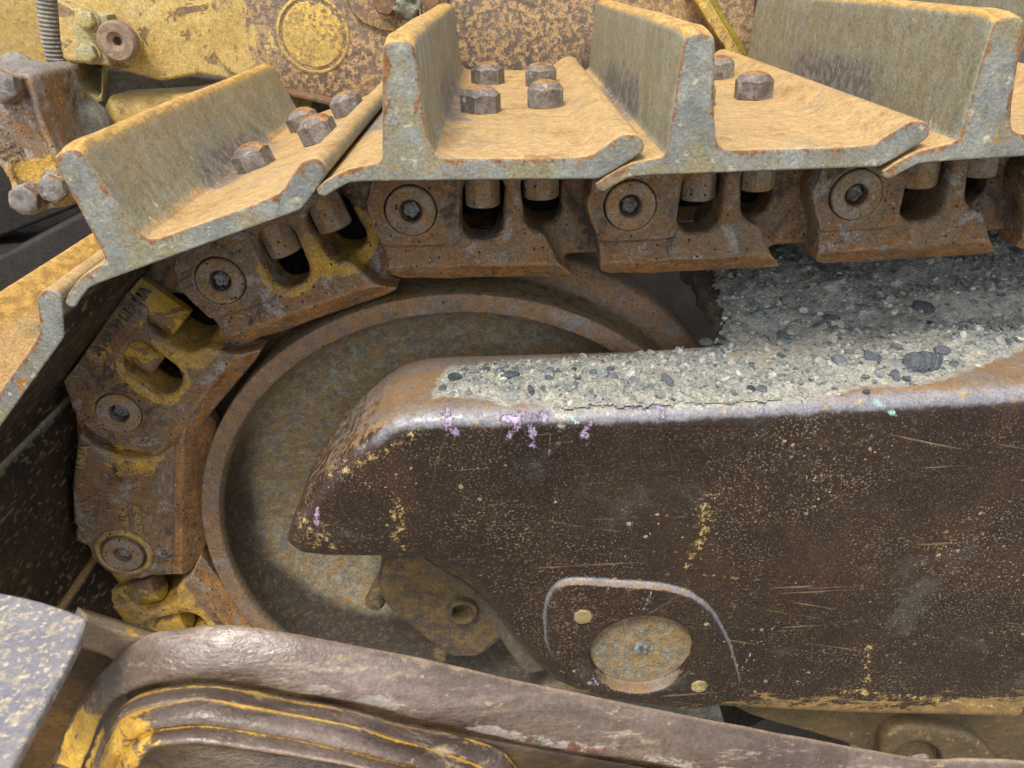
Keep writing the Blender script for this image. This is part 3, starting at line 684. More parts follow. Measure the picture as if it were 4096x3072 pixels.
# section 6: the split master link has no slots; its own plate, face and bosses
lk6 = links[6]
def l6(px, py, Y=YL): return toloc(px, py, Y, lk6)
f6 = [l6(79, 425), l6(74, 460), l6(71, 488), l6(71.7, 524.5), l6(76, 529), l6(73.5, 532.6), l6(74.4, 542.5), l6(87, 548), l6(90.7, 559), l6(104, 571.5), l6(122, 579.5), l6(139, 581), l6(152, 577), l6(170, 577), l6(188, 577), l6(196, 568), l6(202, 548), l6(204.5, 520), l6(205, 488), l6(206, 452), l6(208, 438), l6(200, 420), l6(170, 400), l6(100, 400)]
rb = l6(173, 500)[1]
def fn6(X, Y, Z):
    U, V = X[:, 0, :], Z[:, 0, :]
    d = ext(pd(U, V, f6)[:, None, :], Y, .001, .05, .006)
    d = np.maximum(d, ((rb-.010-Z)-(Y)*.9)/1.35)
    d = ss(d, ext(pd(U, V, [(-.03, rb+.0005), (.26, rb+.0005), (.26, rb-.001), (-.03, rb-.001)])[:, None, :], Y, -.05, .002), .002)
    b = ext(pd(U, V, back)[:, None, :], Y, .034, .082, .005)
    d = su(d, b, .012)
    rr = np.hypot(U, V)
    d = su(d, ext((np.abs(rr-.0325)-.0035)[:, None, :], Y, -.003, .02, .002), .003)
    d = ss(d, ext((rr-.0285)[:, None, :], Y, -.05, .004), .003)
    d = ss(d, ext((np.hypot(U-PIT-.003, V+.004)-.066)[:, None, :], Y, -.05, .015, .004), .006)
    # parting line of the split link
    a = l6(75, 530); b2 = l6(102, 511); t = pd(U, V, [a, b2, b2+np.array([.001, .0005]), a+np.array([.001, .0005])])
    d = ss(d, ext(t[:, None, :], Y, -.05, .0025), .0015)
    return d
for ch in list(secs[6].children):
    if ch.name.startswith(('link_plate', 'track_nut')): bpy.data.objects.remove(ch)
def at_rail6(x, y, z): return np.clip((rb-z)/.004, 0, 1)
def at_yel6(x, y, z):
    r = np.hypot(x, z); ring = np.exp(-((r-.0325)/.005)**2)*1.5
    t = np.exp(-(((x-.165)/.05)**2+((z+.012)/.06)**2))*1.0
    return np.maximum(ring, t)-.25
o6 = sdf('link_plate', fn6, (-.08, -.01, -.12), (.262, .095, .09), HL, M['l_grey'], secs[6], local=True, attrs={'rail': at_rail6, 'yel': at_yel6}, lump=.0009, lumpsc=30)
# cast lettering, set in each link's own frame
def ltext(sec, s, size, px, py, qx, qy, name='cast_lettering', mat='let', off=-.0002, sp=1.0):
    lk = links[sec]; a = toloc(px, py, YL, lk); b = toloc(qx, qy, YL, lk); d = b-a; n = (0, -1, 0)
    return text(name, s, size, (a[0], off, a[1]), (d[0], 0, d[1]), n, M[mat], secs[sec], .0020, local=True, spacing=sp)
ltext(5, 'CAT\u00ae 3913944A', .0155, 95.5, 362, 148, 296, sp=1.05)
ltext(7, '3913944A', .0165, 146, 660, 132.5, 597)
ltext(6, 'CAT\u00ae', .0125, 120, 504, 123, 530, mat='let2')
ltext(6, '8E4063D', .0115, 134, 505, 137, 535, mat='let2')
ltext(6, 'W', .013, 80.5, 500, 82, 512, mat='let2')
ltext(6, 'HNUA', .0125, 84, 469, 90, 445, mat='let2')
# ------------------------------------------------------------------ idler wheel
idl = empty('idler_wheel', (IC[0], YI, IC[1]), 'large rust mottled idler wheel with dished web, behind the brown frame nose', 'idler wheel')
ri = IR-.0235
prof = [(.02, .105), (.08, .10), (.12, .095), (.15, .088), (.18, .08), (.20, .075), (.22, .070), (.24, .064), (.255, .060), (ri-.045, .055), (ri-.022, .048), (ri-.010, .036), (ri-.003, .018), (ri, .004), (ri+.001, .001), (ri+.003, 0), (IR-.004, .0), (IR-.0012, .0006), (IR, .003), (IR+.0005, .02), (IR+.001, .052), (IR+.004, .060), (IR+.010, .066), (IR+.030, .072), (IR+.034, .076), (IR+.034, .135), (IR+.030, .14), (IR+.004, .15), (IR, .16), (IR, .205), (IR-.002, .21), (.25, .21), (.02, .21)]
webA = [1 if i < 13 else (.5 if i == 13 else 0) for i in range(len(prof))]
trA = [1 if 18 <= i <= 20 else 0 for i in range(len(prof))]
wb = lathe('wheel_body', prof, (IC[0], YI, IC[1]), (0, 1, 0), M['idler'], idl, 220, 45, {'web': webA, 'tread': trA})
co = np.empty(len(wb.data.vertices)*3); wb.data.vertices.foreach_get('co', co); co = co.reshape(-1, 3)
rr_ = np.hypot(co[:, 0], co[:, 2]); th_ = np.degrees(np.arctan2(co[:, 2], co[:, 0]))      # darker crescent in the lower left of the dish and rim
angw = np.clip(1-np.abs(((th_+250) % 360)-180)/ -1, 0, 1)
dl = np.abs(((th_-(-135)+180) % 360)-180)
dark_arc = np.clip((rr_-(.262-.085*np.clip(1-np.abs(((th_+95+180) % 360)-180)/70, 0, 1)))/.045, 0, 1)*np.clip((100-dl)/50, 0, 1)*(rr_ < ri-.001)*(co[:, 1] < .12)+.30*np.clip((95-dl)/60, 0, 1)*(rr_ >= ri-.001)*(rr_ < IR-.001)*(co[:, 1] < .01)
at_ = wb.data.attributes.new('oil', 'FLOAT', 'POINT'); at_.data.foreach_set('value', dark_arc.astype(np.float32))
# ------------------------------------------------------------------ track roller frame (the big brown beam)
YF = .625; YB = .765
fr_px = [(284, 550), (287, 536), (298, 512), (320, 484), (350, 452), (372, 434), (392, 422), (415, 416.5), (436, 414.5), (546, 411.5), (675, 408), (800, 402), (1024, 389.5), (1130, 383)]
fb_px = [(1130, 727), (1024, 724.6), (880, 720.7), (785, 717.5), (700, 712), (620, 704), (575, 697), (553, 687.5), (531, 664), (508.5, 640), (489.6, 613), (464, 586), (450, 575), (436, 569), (412, 565.6), (325, 563), (300, 560)]
FPd = [P2(a, b, YF) for a, b in fr_px+fb_px]
def ztop(x):
    q = [P2(a, b, YF) for a, b in fr_px[8:]]; return np.interp(x, [p[0] for p in q], [p[1] for p in q])
frame = empty('undercarriage_housing', (FPd[8][0], YF, ztop(0)-.3), 'long dark brown polished undercarriage beam with pointed nose and gravel on top', 'track frame')
def P3(px, py, Y=YF): return PY(px, py, Y)
boss_px = [(547, 640), (546, 612), (549, 598), (556, 587), (566, 581.5), (580, 580.5), (620, 583), (660, 586), (684, 592), (700, 601), (712, 613), (722, 630), (729, 645), (734, 662), (737, 690), (700, 706), (640, 700), (590, 690), (565, 668), (553, 655)]
BO = smooth([P2(a, b, YF-.003) for a, b in boss_px], 3)
RC = P2(641.5, 650, YF); RRh = .0610
def fnF(X, Y, Z):
    U, V = X[:, 0, :], Z[:, 0, :]
    d2 = pd(U, V, FPd)
    top = ztop(U)
    d = ext(d2[:, None, :], Y, YF, YB, .022)
    d = su(d, ext(pd(U, V, BO)[:, None, :], Y, YF-.0085, YF+.03, .004), .002)
    rr = np.hypot(U-RC[0], (V-RC[1])*1.0)
    d = su(d, ext((np.abs(rr-RRh-.003)-.0035)[:, None, :], Y, YF-.0085, YF+.01, .003), .006)
    d = ss(d, ext((rr-RRh+.001)[:, None, :], Y, YF-.05, YF+.007, .003), .006)
    d = su(d, np.sqrt((X-P3(1036, 640)[0])**2*.6+(Z-P3(1036, 636)[2])**2+(Y-YF-.012)**2)-.026, .008)
    # nicks along the crease
    return d
def _crest(x, y, z):
    dd = pd(x, z, FPd); s = (-dd)/.022; yy = (y-YF)/.022      # on the rounded edge both small
    return np.exp(-(((s-.35)/.55)**2+((yy-.30)/.5)**2))*(z > ztop(x)-.16)*np.clip(1-(-x-.07)/.12, .28, 1)+1.0*np.exp(-((pd(x, z, BO)-.001)/.0022)**2)*(y < YF+.01)*(.8+.2*(z > RC[1]))
def strokes(lst):
    def f(x, y, z):
        m = np.zeros(len(x))
        for a, b, c, d, w_ in lst:
            p, q = P2(a, b, YF), P2(c, d, YF); e = q-p; t = np.clip(((x-p[0])*e[0]+(z-p[1])*e[1])/(e@e+1e-9), 0, 1)
            dist = np.hypot(x-p[0]-e[0]*t, z-p[1]-e[1]*t); m = np.maximum(m, (np.clip(1.25-dist/w_, 0, 1) if w_ < .0095 and lst is not pale else .88*np.exp(-(dist/(w_*1.2))**2)))
        return m*(y < YF+.04)
    return f
lil = [(447, 419, 450, 433, .008), (456, 428, 458, 436, .004), (505, 421, 545, 419, .008), (508, 437, 517, 428, .006), (531, 424, 534, 445, .008), (551, 436, 549, 455, .003), (590, 424, 580, 440, .006), (588, 437, 587, 444, .003), (618, 413, 668, 412, .0025), (664, 417, 662, 421, .005), (764, 412, 764, 411, .004), (805, 405, 806, 408, .003), (317, 508, 316, 526, .005), (651, 585, 642, 604, .003), (789, 613, 785, 618, .0016), (779, 622, 762, 641, .0022), (751, 653, 742, 669, .0024), (593, 672, 597, 678, .003)]
mint = [(878, 405, 886, 408, .005), (890, 411, 896, 415, .004), (572, 421, 577, 424, .004)]
pale = [(706, 500, 703, 530, .012), (712, 520, 700, 545, .010), (695, 545, 688, 565, .008), (396, 500, 400, 560, .013), (700, 575, 760, 580, .003), (868, 645, 866, 690, .010), (836, 690, 1000, 708, .008), (300, 520, 330, 545, .02), (330, 480, 420, 432, .008)]
def _low(x, y, z): 
    zb = P2(785, 717.5, YF)[1]; return np.clip((zb+.060-z)/.065, 0, 1.0)*(x > P2(560, 600, YF)[0])
lo_ = (FPd[0][0]-.02, YF-.035, P2(785, 724, YF)[1]-.02); hi_ = (P2(1125, 500, YF)[0], YB+.01, ztop(.9)+.03)
fo = sdf('beam_body', fnF, lo_, hi_, .003, M['frame'], frame, attrs={'crest': _crest, 'lilac': strokes(lil), 'mint': strokes(mint), 'pale': strokes(pale), 'low': _low}, lump=.0012, lumpsc=9)
rc3 = np.array([RC[0], YF+.0045, RC[1]])
pl = lathe('recessed_cover', [(RRh-.001, .003), (RRh-.003, .0005), (.052, 0), (.04, .0008), (.0085, .0012), (.0001, .0012)], rc3, (0, 1, 0), M['idler'], frame, 64, attrs={'web': [1]*6, 'tread': [0]*6})
lathe('cover_plug', [(.0082, .002), (.0082, -.003), (.0068, -.0045), (.0001, -.0048)], rc3, (0, 1, 0), M['plug'], pl, 20)
for px, py in ((582.5, 613), (698, 682)):
    lathe('cover_bolt', [(.0118, .006), (.0118, -.003), (.0105, -.0055), (.0098, -.0052), (.0092, -.0068), (.005, -.0075), (.0001, -.0065)], PY(px, py, YF-.003), (0, 1, 0), M['bolt_y'], frame, 28, rf=lambda t, i: 1+.04*math.sin(7*t+2))
# inner web of the frame carrying the gravel
xg = P2(716, 300, .80)[0]
top_pts = [(P2(694, 262, .99)[0], .99), (P2(706, 300, .90)[0], .93), (P2(716, 325, .84)[0], .86), (P2(719, 340, .79)[0], .80), (P2(722, 350, YB)[0], .755), (.75, .755), (.75, 1.06), (P2(694, 262, .99)[0], 1.06)]
def fnT(X, Y, Z):
    U, V = X[:, :, 0], Y[:, :, 0]
    d2 = pd(U, V, top_pts)+.006*np.sin(V*90)*np.sin(V*37+1)
    zt = ztop(X)-.004
    w1 = d2[:, :, None]+.012; w2 = np.abs(Z-(zt-.016))-.016+.012
    return np.minimum(np.maximum(w1, w2), 0)+np.hypot(np.maximum(w1, 0), np.maximum(w2, 0))-.012
sdf('inner_web_plate', fnT, (xg-.06, .74, ztop(.2)-.15), (.76, 1.08, ztop(.76)+.01), .005, M['webdirt'], frame, lump=.004, lumpsc=25)
# ------------------------------------------------------------------ gravel
gr_px = [(434, 397), (437, 389), (439, 381), (444, 372), (452, 366), (515, 359.5), (578, 357), (640, 352), (675, 350)]
gl_px = [(434, 397.5), (452, 396), (470, 398), (490, 400), (505, 404), (520, 402), (540, 402), (556, 406), (563, 409), (580, 405), (620, 404), (660, 403), (690, 402), (720, 400), (760, 399), (800, 396), (840, 391), (862, 386), (890, 385), (910, 384.5), (930, 381), (945, 379), (955, 372), (975, 366), (1000, 357), (1024, 348), (1130, 315)]
def onT(px, py):
    q = PZ(px, py, -.36)
    for _ in range(4): q = PZ(px, py, float(ztop(q[0])))
    return (q[0], q[1])
GA = [onT(*p) for p in gl_px]+[(.80, 1.05), (top_pts[0][0]+.01, 1.04), (top_pts[1][0]+.012, .92), (top_pts[3][0]+.008, .81), (top_pts[4][0]-.004, .752)]+[(x, y-.002) for x, y in [onT(*p) for p in gr_px[::-1]]]
xs = np.arange(-.12, .80, .0024); ys = np.arange(.60, 1.06, .0024)
GX, GY = np.meshgrid(xs, ys, indexing='ij')
gd = pd(GX, GY, GA)
gd = gd+.004*vnoise(GX, GY, GX*0, 60, 5)+.003*vnoise(GX, GY, GX*0, 160, 6)
n1 = vnoise(GX, GY, GX*0, 22, 7); n2 = vnoise(GX, GY, GX*0, 70, 8); n3 = vnoise(GX, GY, GX*0, 190, 9)
def gh(x, y, d):
    base = ztop(x); t = np.clip(-d/.012, 0, 1)
    rise = np.clip((y-.78)/.2, 0, 1)*.022*np.clip((x-.05)/.1, 0, 1)
    return base-.0015+t*.006+rise
GH = gh(GX, GY, gd)+np.clip(-gd/.02, 0, 1)*(n1*.010*np.clip((GX-.12)/.2, .2, 1)+n2*.0028)+n3*.0013*np.clip(-gd/.004, 0, 1)
keep = gd < .001
idx = -np.ones(GX.shape, int); idx[keep] = np.arange(keep.sum())
a, b, c, d = idx[:-1, :-1], idx[1:, :-1], idx[1:, 1:], idx[:-1, 1:]
okf = (a >= 0) & (b >= 0) & (c >= 0) & (d >= 0)
Fq = np.stack([a[okf], b[okf], c[okf], d[okf]], 1)
Vq = np.stack([GX[keep], GY[keep], GH[keep]], 1)
fin = np.clip(1-(Vq[:, 1]-.66)/.14, 0, 1)
go = mk('gravel_bed', Vq, Fq, M['gravel'], None, 0, {'fines': fin}); tag(go, 'pale grey packed gravel and dust lying on top of the brown track frame', 'gravel', kind='stuff')
co = np.empty(len(fo.data.vertices)*3); fo.data.vertices.foreach_get('co', co); co = co.reshape(-1, 3)+np.array(frame.location)
dgv = pd(co[:, 0], co[:, 1], GA); da = .8*np.exp(-np.maximum(dgv, 0)/.006)*(co[:, 2] > ztop(co[:, 0])-.02)
at_ = fo.data.attributes.new('dusty', 'FLOAT', 'POINT'); at_.data.foreach_set('value', da.astype(np.float32))
def ico(n=1):
    bm = bmesh.new(); bmesh.ops.create_icosphere(bm, subdivisions=n, radius=1); v = np.array([x.co[:] for x in bm.verts]); f = np.array([[y.index for y in x.verts] for x in bm.faces]); bm.free(); return v, f
I1, F1 = ico(1); I2, F2 = ico(2)
PAL = [srgb(h)[:3] for h in ('a3a49f', '83888a', 'b9b9b1', '6a7074', 'abaa9e', 'cdcbc1', '94978f', '596064', 'a49f90', '8b9192', 'b0afa6', '9a9a92')]
def interp_h(x, y):
    i = np.clip(((x-xs[0])/.0024).astype(int), 0, len(xs)-1); j = np.clip(((y-ys[0])/.0024).astype(int), 0, len(ys)-1); return GH[i, j], gd[i, j]
NS = 20000
sx = rng.uniform(-.1, .79, NS*3); sy = rng.uniform(.63, 1.05, NS*3); hz, hd = interp_h(sx, sy)
okk = (hd < -.001) | ((hd < .010) & (rng.random(len(hd)) < .22*np.exp(-np.maximum(hd, 0)/.004)) & (sx > -.1)); sx, sy, hz = sx[okk][:NS], sy[okk][:NS], hz[okk][:NS]
VV, FF, CC = [], [], []; nb = 0
for i in range(len(sx)):
    s_ = .0009+rng.pareto(2.2)*.0010; s_ = min(s_, .0068)
    sc_ = np.array([1, rng.uniform(.5, 1), rng.uniform(.3, .75)])*s_
    v = I1*(1+rng.uniform(-.28, .28, (len(I1), 1)))*sc_
    q = Matrix.Rotation(rng.uniform(0, 6.28), 3, 'Z') @ Matrix.Rotation(rng.normal(0, .5), 3, 'X') @ Matrix.Rotation(rng.normal(0, .5), 3, 'Y')
    v = v @ np.array(q).T+np.array([sx[i], sy[i], hz[i]+sc_[2]*.02])
    VV.append(v); FF.append(F1+nb); nb += len(v); CC.append(np.tile(PAL[rng.integers(len(PAL))], (len(v), 1)))
def stone_mesh(name, VV, FF, CC, sharp=25):
    V_, F_, C_ = np.concatenate(VV), np.concatenate(FF), np.concatenate(CC)
    o = mk(name, V_, F_, M['stone'], None, sharp)
    at = o.data.color_attributes.new('tint', 'FLOAT_COLOR', 'POINT'); at.data.foreach_set('color', np.c_[C_, np.ones(len(C_))].astype(np.float32).ravel()); return o
go = stone_mesh('gravel_chips', VV, FF, CC); tag(go, 'thousands of small grey slate chips scattered over the gravel bed', 'gravel', kind='stuff')
def stone(px, py, wpx, hpx, col, flat=.5, rot=0., label='', group=None, layers=0):
    q = onT(px, py); h_, d_ = interp_h(np.array([q[0]]), np.array([q[1]])); c = np.array([q[0], q[1], h_[0]])
    dep = -(RW.T @ c)[2]; k = dep/F
    v = I2.copy(); r0 = np.random.default_rng(int(px*7+py)); 
    for _ in range(9):
        n = r0.normal(size=3); n /= np.linalg.norm(n); n[2] = abs(n[2]); t = .62+.25*r0.random()
        dd = v@n-t; v = v-np.outer(np.maximum(dd, 0), n)
    v = v*np.array([wpx*k*.62, hpx*k*.95, max(wpx, hpx)*k*.5*flat])*.85; v = v @ np.array(Matrix.Rotation(rot, 3, 'Z')).T
    v = v @ np.array(Matrix.Rotation(R(14), 3, 'X')).T
    c = c+np.array([0, 0, max(wpx, hpx)*k*.12])
    C_ = np.tile(srgb(col)[:3], (len(v), 1))
    o = stone_mesh('stone', [v], [F2], [C_], 22); o.location = c
    return tag(o, label, 'stone', group)
GS = 'larger stones embedded in the gravel on the frame'
for k in range(1):
    b_ = onT(921, 371.5); h_, _ = interp_h(np.array([b_[0]]), np.array([b_[1]]))
    slab = empty('stone', (b_[0], b_[1], h_[0]-.002), 'largest layered dark slate stone standing on edge in the gravel at right', 'stone', GS)
    r0 = np.random.default_rng(8)
    for j in range(6):
        v = I2.copy()
        for _ in range(8):
            n = r0.normal(size=3); n /= np.linalg.norm(n); v = v-np.outer(np.maximum(v@n-.7-.2*r0.random(), 0), n)
        v = v*np.array([.0032, .011-.0008*abs(j-2), .0135-.0009*abs(j-2)]); v = v @ np.array(Matrix.Rotation(.5-.06*j, 3, 'Z') @ Matrix.Rotation(.35, 3, 'Y')).T
        v = v+np.array([slab.location.x-.013+j*.0049, slab.location.y, slab.location.z+.009])
        C_ = np.tile(np.array(srgb('4c5358' if j % 2 else '596066')[:3]), (len(v), 1))
        o = mk('slate_layer', v, F2, M['stone'], slab, 25); at = o.data.color_attributes.new('tint', 'FLOAT_COLOR', 'POINT'); at.data.foreach_set('color', np.c_[C_, np.ones(len(C_))].astype(np.float32).ravel())
for a in [(870, 368, 16, 13, '4a5158', .5, .3, 'dark angular slate stone just left of the big layered slate'),
          (837, 370, 14, 12, '6b7279', .35, .2, 'smooth flat blue grey stone left of the dark angular slate'),
          (782, 380, 12, 7, '656c74', .35, 0, 'flat oval grey stone near the front edge of the gravel'),
          (797, 387, 12, 7, '7b7f80', .4, .1, 'light grey flat pebble at the gravel edge beside the white stone'),
          (816, 386, 8, 7, 'c5c3ba', .8, 0, 'small white rounded stone at the front gravel edge'),
          (834, 374, 7, 6, 'b9b8b0', .8, .4, 'pale stone touching the smooth blue grey stone'),
          (867, 391, 10, 5, '363c42', .4, .1, 'black slate chip on the brown steel at the gravel edge'),
          (751, 392, 9, 8, '33393f', .4, .9, 'small black slate chip above the bright crease, left one'),
          (762, 393, 10, 8, '5b6166', .4, .4, 'grey blue chip beside the small black slate chip'),
          (826, 302, 18, 12, 'a9a89e', .9, .1, 'rounded pale striped stone high in the gravel'),
          (787, 310, 19, 13, '8f8a7d', .9, .5, 'lumpy tan grey stone left of the pale striped stone'),
          (803, 317, 10, 6, 'd2d1ca', .7, .2, 'bright white stone below the lumpy tan stone'),
          (819, 321, 9, 5, 'bcbcb4', .7, .7, 'small pale wedge stone right of the bright white one'),
          (830, 325, 17, 8, '485059', .5, 0, 'dark blue grey stone under the pale striped stone'),
          (784, 334, 15, 11, '5f666b', .5, .5, 'grey slate lump in the middle of the gravel slope'),
          (921, 315, 18, 15, '3d444a', .8, .4, 'dark rounded stone upper right in the gravel'),
          (888, 308, 14, 8, '9fa4a4', .6, .3, 'light blue grey veined stone at right in the gravel'),
          (930, 327, 9, 6, '30363b', .6, .2, 'black stone right of the pale stones near the right edge'),
          (894, 350, 9, 8, 'c9c8c0', .7, .9, 'white angular chip above the big layered slate'),
          (940, 357, 18, 9, '5d6469', .3, .2, 'flat grey slate slab right of the big layered slate'),
          (953, 366, 14, 6, '4d5459', .3, .3, 'thin dark slate at the upper edge of the brown steel'),
          (706, 342, 15, 8, '5d6468', .4, .3, 'grey slate at the left end of the mound'),
          (456, 384, 16, 7, '2f363c', .45, .1, 'black slate chip at the far left tip of the gravel'),
          (443, 391, 10, 5, '535a60', .4, .3, 'grey chip at the extreme left end of gravel below the black one'),
          (469, 394, 8, 6, '7a7a74', .5, .2, 'small tan grey pebble on the left part of the gravel'),
          (486, 373, 10, 5, '3a4148', .4, .3, 'dark slate sliver left of the long dark slate'),
          (510, 378, 20, 7, '3f464c', .4, .3, 'long dark slate in the left half of the gravel strip'),
          (500, 374, 9, 6, '596066', .4, 0, 'small slate touching the long dark slate'),
          (531, 393, 7, 12, '3c444c', .4, .2, 'upright dark slate chip at the lower gravel edge'),
          (512, 399.5, 14, 6, '8e9190', .4, .1, 'pale grey flat stone alone at the lower gravel edge'),
          (549, 381, 10, 6, '50575d', .4, .3, 'grey slate right of the long dark slate'),
          (574, 372.5, 7, 4, '272d33', .5, .1, 'tiny black chip in the middle of the strip'),
          (579, 384, 8, 6, '2d343a', .5, .3, 'black chip on the mint stained patch'),
          (613, 381, 10, 7, '66707a', .4, 0, 'blue grey flat pebble in the strip'),
          (640, 391, 12, 10, '858782', .6, .2, 'rounded grey pebble near the lower edge'),
          (667, 386, 10, 14, '60666a', .5, .3, 'tall grey slate piece in the strip centre'),
          (593, 377, 9, 7, '5a6673', .4, .3, 'small bluish stone above the mint patch')]:
    stone(*a[:7], label=a[7], group=GS)

# ------------------------------------------------------------------ idler bearing bracket seen under the nose
br = empty('bearing_bracket', tuple(PY(440, 610, .79)), 'dusty ochre cast bracket with a round hole under the nose of the beam', 'bracket')
bp = smooth([P2(a, b, .775) for a, b in [(377, 581), (379, 597), (387, 611), (400, 622), (420, 637), (445, 656), (456, 663), (472, 664), (483, 658), (504, 642), (530, 630), (500, 590), (460, 560), (420, 550), (392, 562)]], 3)
hc = P2(462.6, 607, .775)
def fb(X, Y, Z):
    U, V = X[:, 0, :], Z[:, 0, :]
    d = ext(pd(U, V, bp)[:, None, :], Y, .775, .86, .014); r = np.hypot(U-hc[0], V-hc[1])[:, None, :]
    d = su(d, ext(r-.0215, Y, .762, .80, .004), .008); d = ss(d, ext(r-.0140, Y, .6, .785, .002), .004)
    return d
bo = sdf('cast_body', fb, (P2(370, 600, .775)[0]-.02, .755, -.86), (P2(535, 600, .775)[0]+.02, .87, P2(400, 545, .775)[1]+.02), .0025, M['brk'], br, lump=.0015, lumpsc=30)
for px, py, r_ in ((374, 603, .014), (440, 655, .012)):
    lathe('pin_stub', [(.0001, -.004), (r_*.8, -.004), (r_, .002), (r_, .05), (.0001, .05)], PY(px, py, .80), (0.25, 1, .1), M['brk'], br, 32)
plate('dust_ledge', [(420, 555), (452, 574), (474, 588), (494, 608), (514, 636), (545, 672), (524, 676), (500, 640), (484, 620), (468, 602), (446, 586), (424, 578)], .772, .03, M['webdirt'], br, .006)
# lower roller frame below the beam
lf = empty('roller_frame', tuple(PY(900, 735, .67)), 'grimy lower roller frame under the brown beam at bottom right with recessed bolt', 'roller frame')
plate('side_plate', [(700, 690), (752, 716), (775, 723), (805, 731), (845, 743), (875, 755), (905, 780), (1100, 800), (1100, 690)], .675, .03, M['frameless'] if 'frameless' in M else M['low'], lf, .004)
bpx = [(881, 757), (884, 741), (893, 732), (907, 728), (925, 728), (948, 732), (970, 737), (984, 746), (994, 757), (1000, 780), (885, 785)]
hpx = [(890, 765), (894, 755), (902, 747), (914, 742.5), (926, 743.5), (936, 749), (942, 758), (942, 785), (892, 785)]
BP = smooth([P2(a, b, .655) for a, b in bpx], 3); HP = smooth([P2(a, b, .655) for a, b in hpx], 3)
def fr2(X, Y, Z):
    U, V = X[:, 0, :], Z[:, 0, :]
    return ss(ext(pd(U, V, BP)[:, None, :], Y, .655, .70, .008), ext(pd(U, V, HP)[:, None, :], Y, .5, .69, .003), .006)
sdf('recess_boss', fr2, (BP[:, 0].min()-.01, .645, BP[:, 1].min()-.01), (BP[:, 0].max()+.01, .71, BP[:, 1].max()+.01), .0022, M['low'], lf)
hexhead('recessed_bolt', PY(911, 757, .685), (-.25, -.75, .55), .021, .018, M['bolt'], lf, rot=.4)
lathe('yellow_washer', [(.012, 0), (.027, 0), (.027, .003), (.012, .003), (.012, 0)], PY(917, 757, .684), (-.25, -.75, .55), M['yelring'], lf, 32)
rl = empty('track_roller', tuple(PY(770, 750, .80)), 'dark dirt covered track roller glimpsed below the brown beam above the blurred arm', 'roller')
lathe('roller_shell', [(.0001, 0), (.08, 0), (.095, .01), (.095, .05), (.08, .07), (.08, .16), (.0001, .16)], PY(790, 760, .76), (0, 1, 0), M['dark'], rl, 64)
# ------------------------------------------------------------------ foreground arm (out of focus)
arm = empty('blade_push_arm', tuple(PY(400, 740, .34)), 'blurred purple brown blade arm with stepped casting and yellow edges across the bottom', 'push arm')
rows = [
 ('A', .362, [(52, 768), (60, 745), (77, 711), (95, 683), (120, 656), (149, 636.5), (174, 631), (198, 627.2), (222, 625.8), (253, 627), (301, 635), (350, 644.7), (436, 661.5), (551, 687.5), (675, 713), (753, 728), (832, 743), (896, 754.5), (934, 759), (965, 757), (1006, 758.7), (1060, 762)]),
 ('B', .338, [(78, 775), (88, 748), (98, 722), (111, 701), (127, 690.6), (158, 681), (198, 678), (229, 680), (269, 686), (350, 700), (436, 721), (546, 746), (641, 760), (760, 782), (900, 806), (1060, 830)]),
 ('C', .326, [(88, 785), (96, 756), (107, 730), (119, 711), (134.5, 699), (158, 691.5), (198, 688), (237, 691), (285, 700), (350, 713), (404, 727), (467, 740), (499, 752), (515, 768), (524, 790), (530, 830), (534, 860), (540, 900)]),
 ('D', .312, [(94, 795), (101, 766), (111, 740), (126.6, 717), (158, 707), (205.7, 701.5), (237, 705), (300, 716), (350, 727), (404, 743), (451, 757), (483, 770), (500, 790), (505, 830), (510, 860), (515, 900)]),
 ('E', .300, [(104, 805), (113, 778), (122, 756), (137, 740), (158, 731), (205, 728), (237, 731), (300, 741), (350, 752), (404, 767), (440, 780), (465, 800), (480, 830), (485, 860), (490, 880), (495, 900)]),
 ('F', .290, [(122, 815), (130, 790), (138, 768), (148, 753), (165, 746), (206, 744), (253, 750), (300, 757), (350, 766), (404, 782), (440, 800), (460, 820), (470, 850), (475, 870), (480, 890), (485, 910)]),
 ('G', .284, [(140, 830), (147, 805), (152, 785), (162, 768), (180, 760), (206, 757), (253, 762), (300, 768), (350, 778), (404, 795), (430, 815), (450, 835), (460, 860), (465, 880), (470, 900), (475, 920)]),
 ('H', .278, [(160, 870), (166, 850), (172, 830), (182, 815), (200, 800), (226, 800), (263, 800), (300, 805), (350, 815), (394, 825), (420, 845), (440, 865), (450, 880), (455, 890), (460, 910), (465, 930)])]
def resamp(pts, n):
    p = smooth(pts, 10, False); s_ = np.r_[0, np.cumsum(np.hypot(*np.diff(p, axis=0).T))]; t = np.linspace(0, s_[-1], n)
    return np.c_[np.interp(t, s_, p[:, 0]), np.interp(t, s_, p[:, 1])]
NC = 260; L3 = {}
for nme, Y_, pts in rows:
    pp = resamp(pts, NC); L3[nme] = (pp, np.array([PY(a, b, Y_) for a, b in pp]))
AA = L3['A'][1]
up = np.array([0, 0, 1.]); fw = np.array([0, -1., 0])
seq = []     # rows of 3D points + attributes (yl, dk, pl)
def addrow(P, yl=0, dk=0, pl=0): seq.append((P, np.broadcast_to(np.asarray(yl, float), (NC,)), np.broadcast_to(np.asarray(dk, float), (NC,)), np.broadcast_to(np.asarray(pl, float), (NC,))))
def band(n0, n1, n, bulge, **k):
    P0, P1 = L3[n0][1], L3[n1][1]
    for i in range(1, n):
        t = i/n; addrow(P0*(1-t)+P1*t+(up*.7+fw*.7)*bulge*(4*t*(1-t))**.6, **k)
pxA, pxB = L3['A'][0][:, 0], L3['B'][0][:, 0]
leftY = np.clip((112-pxB)/22, 0, 1)
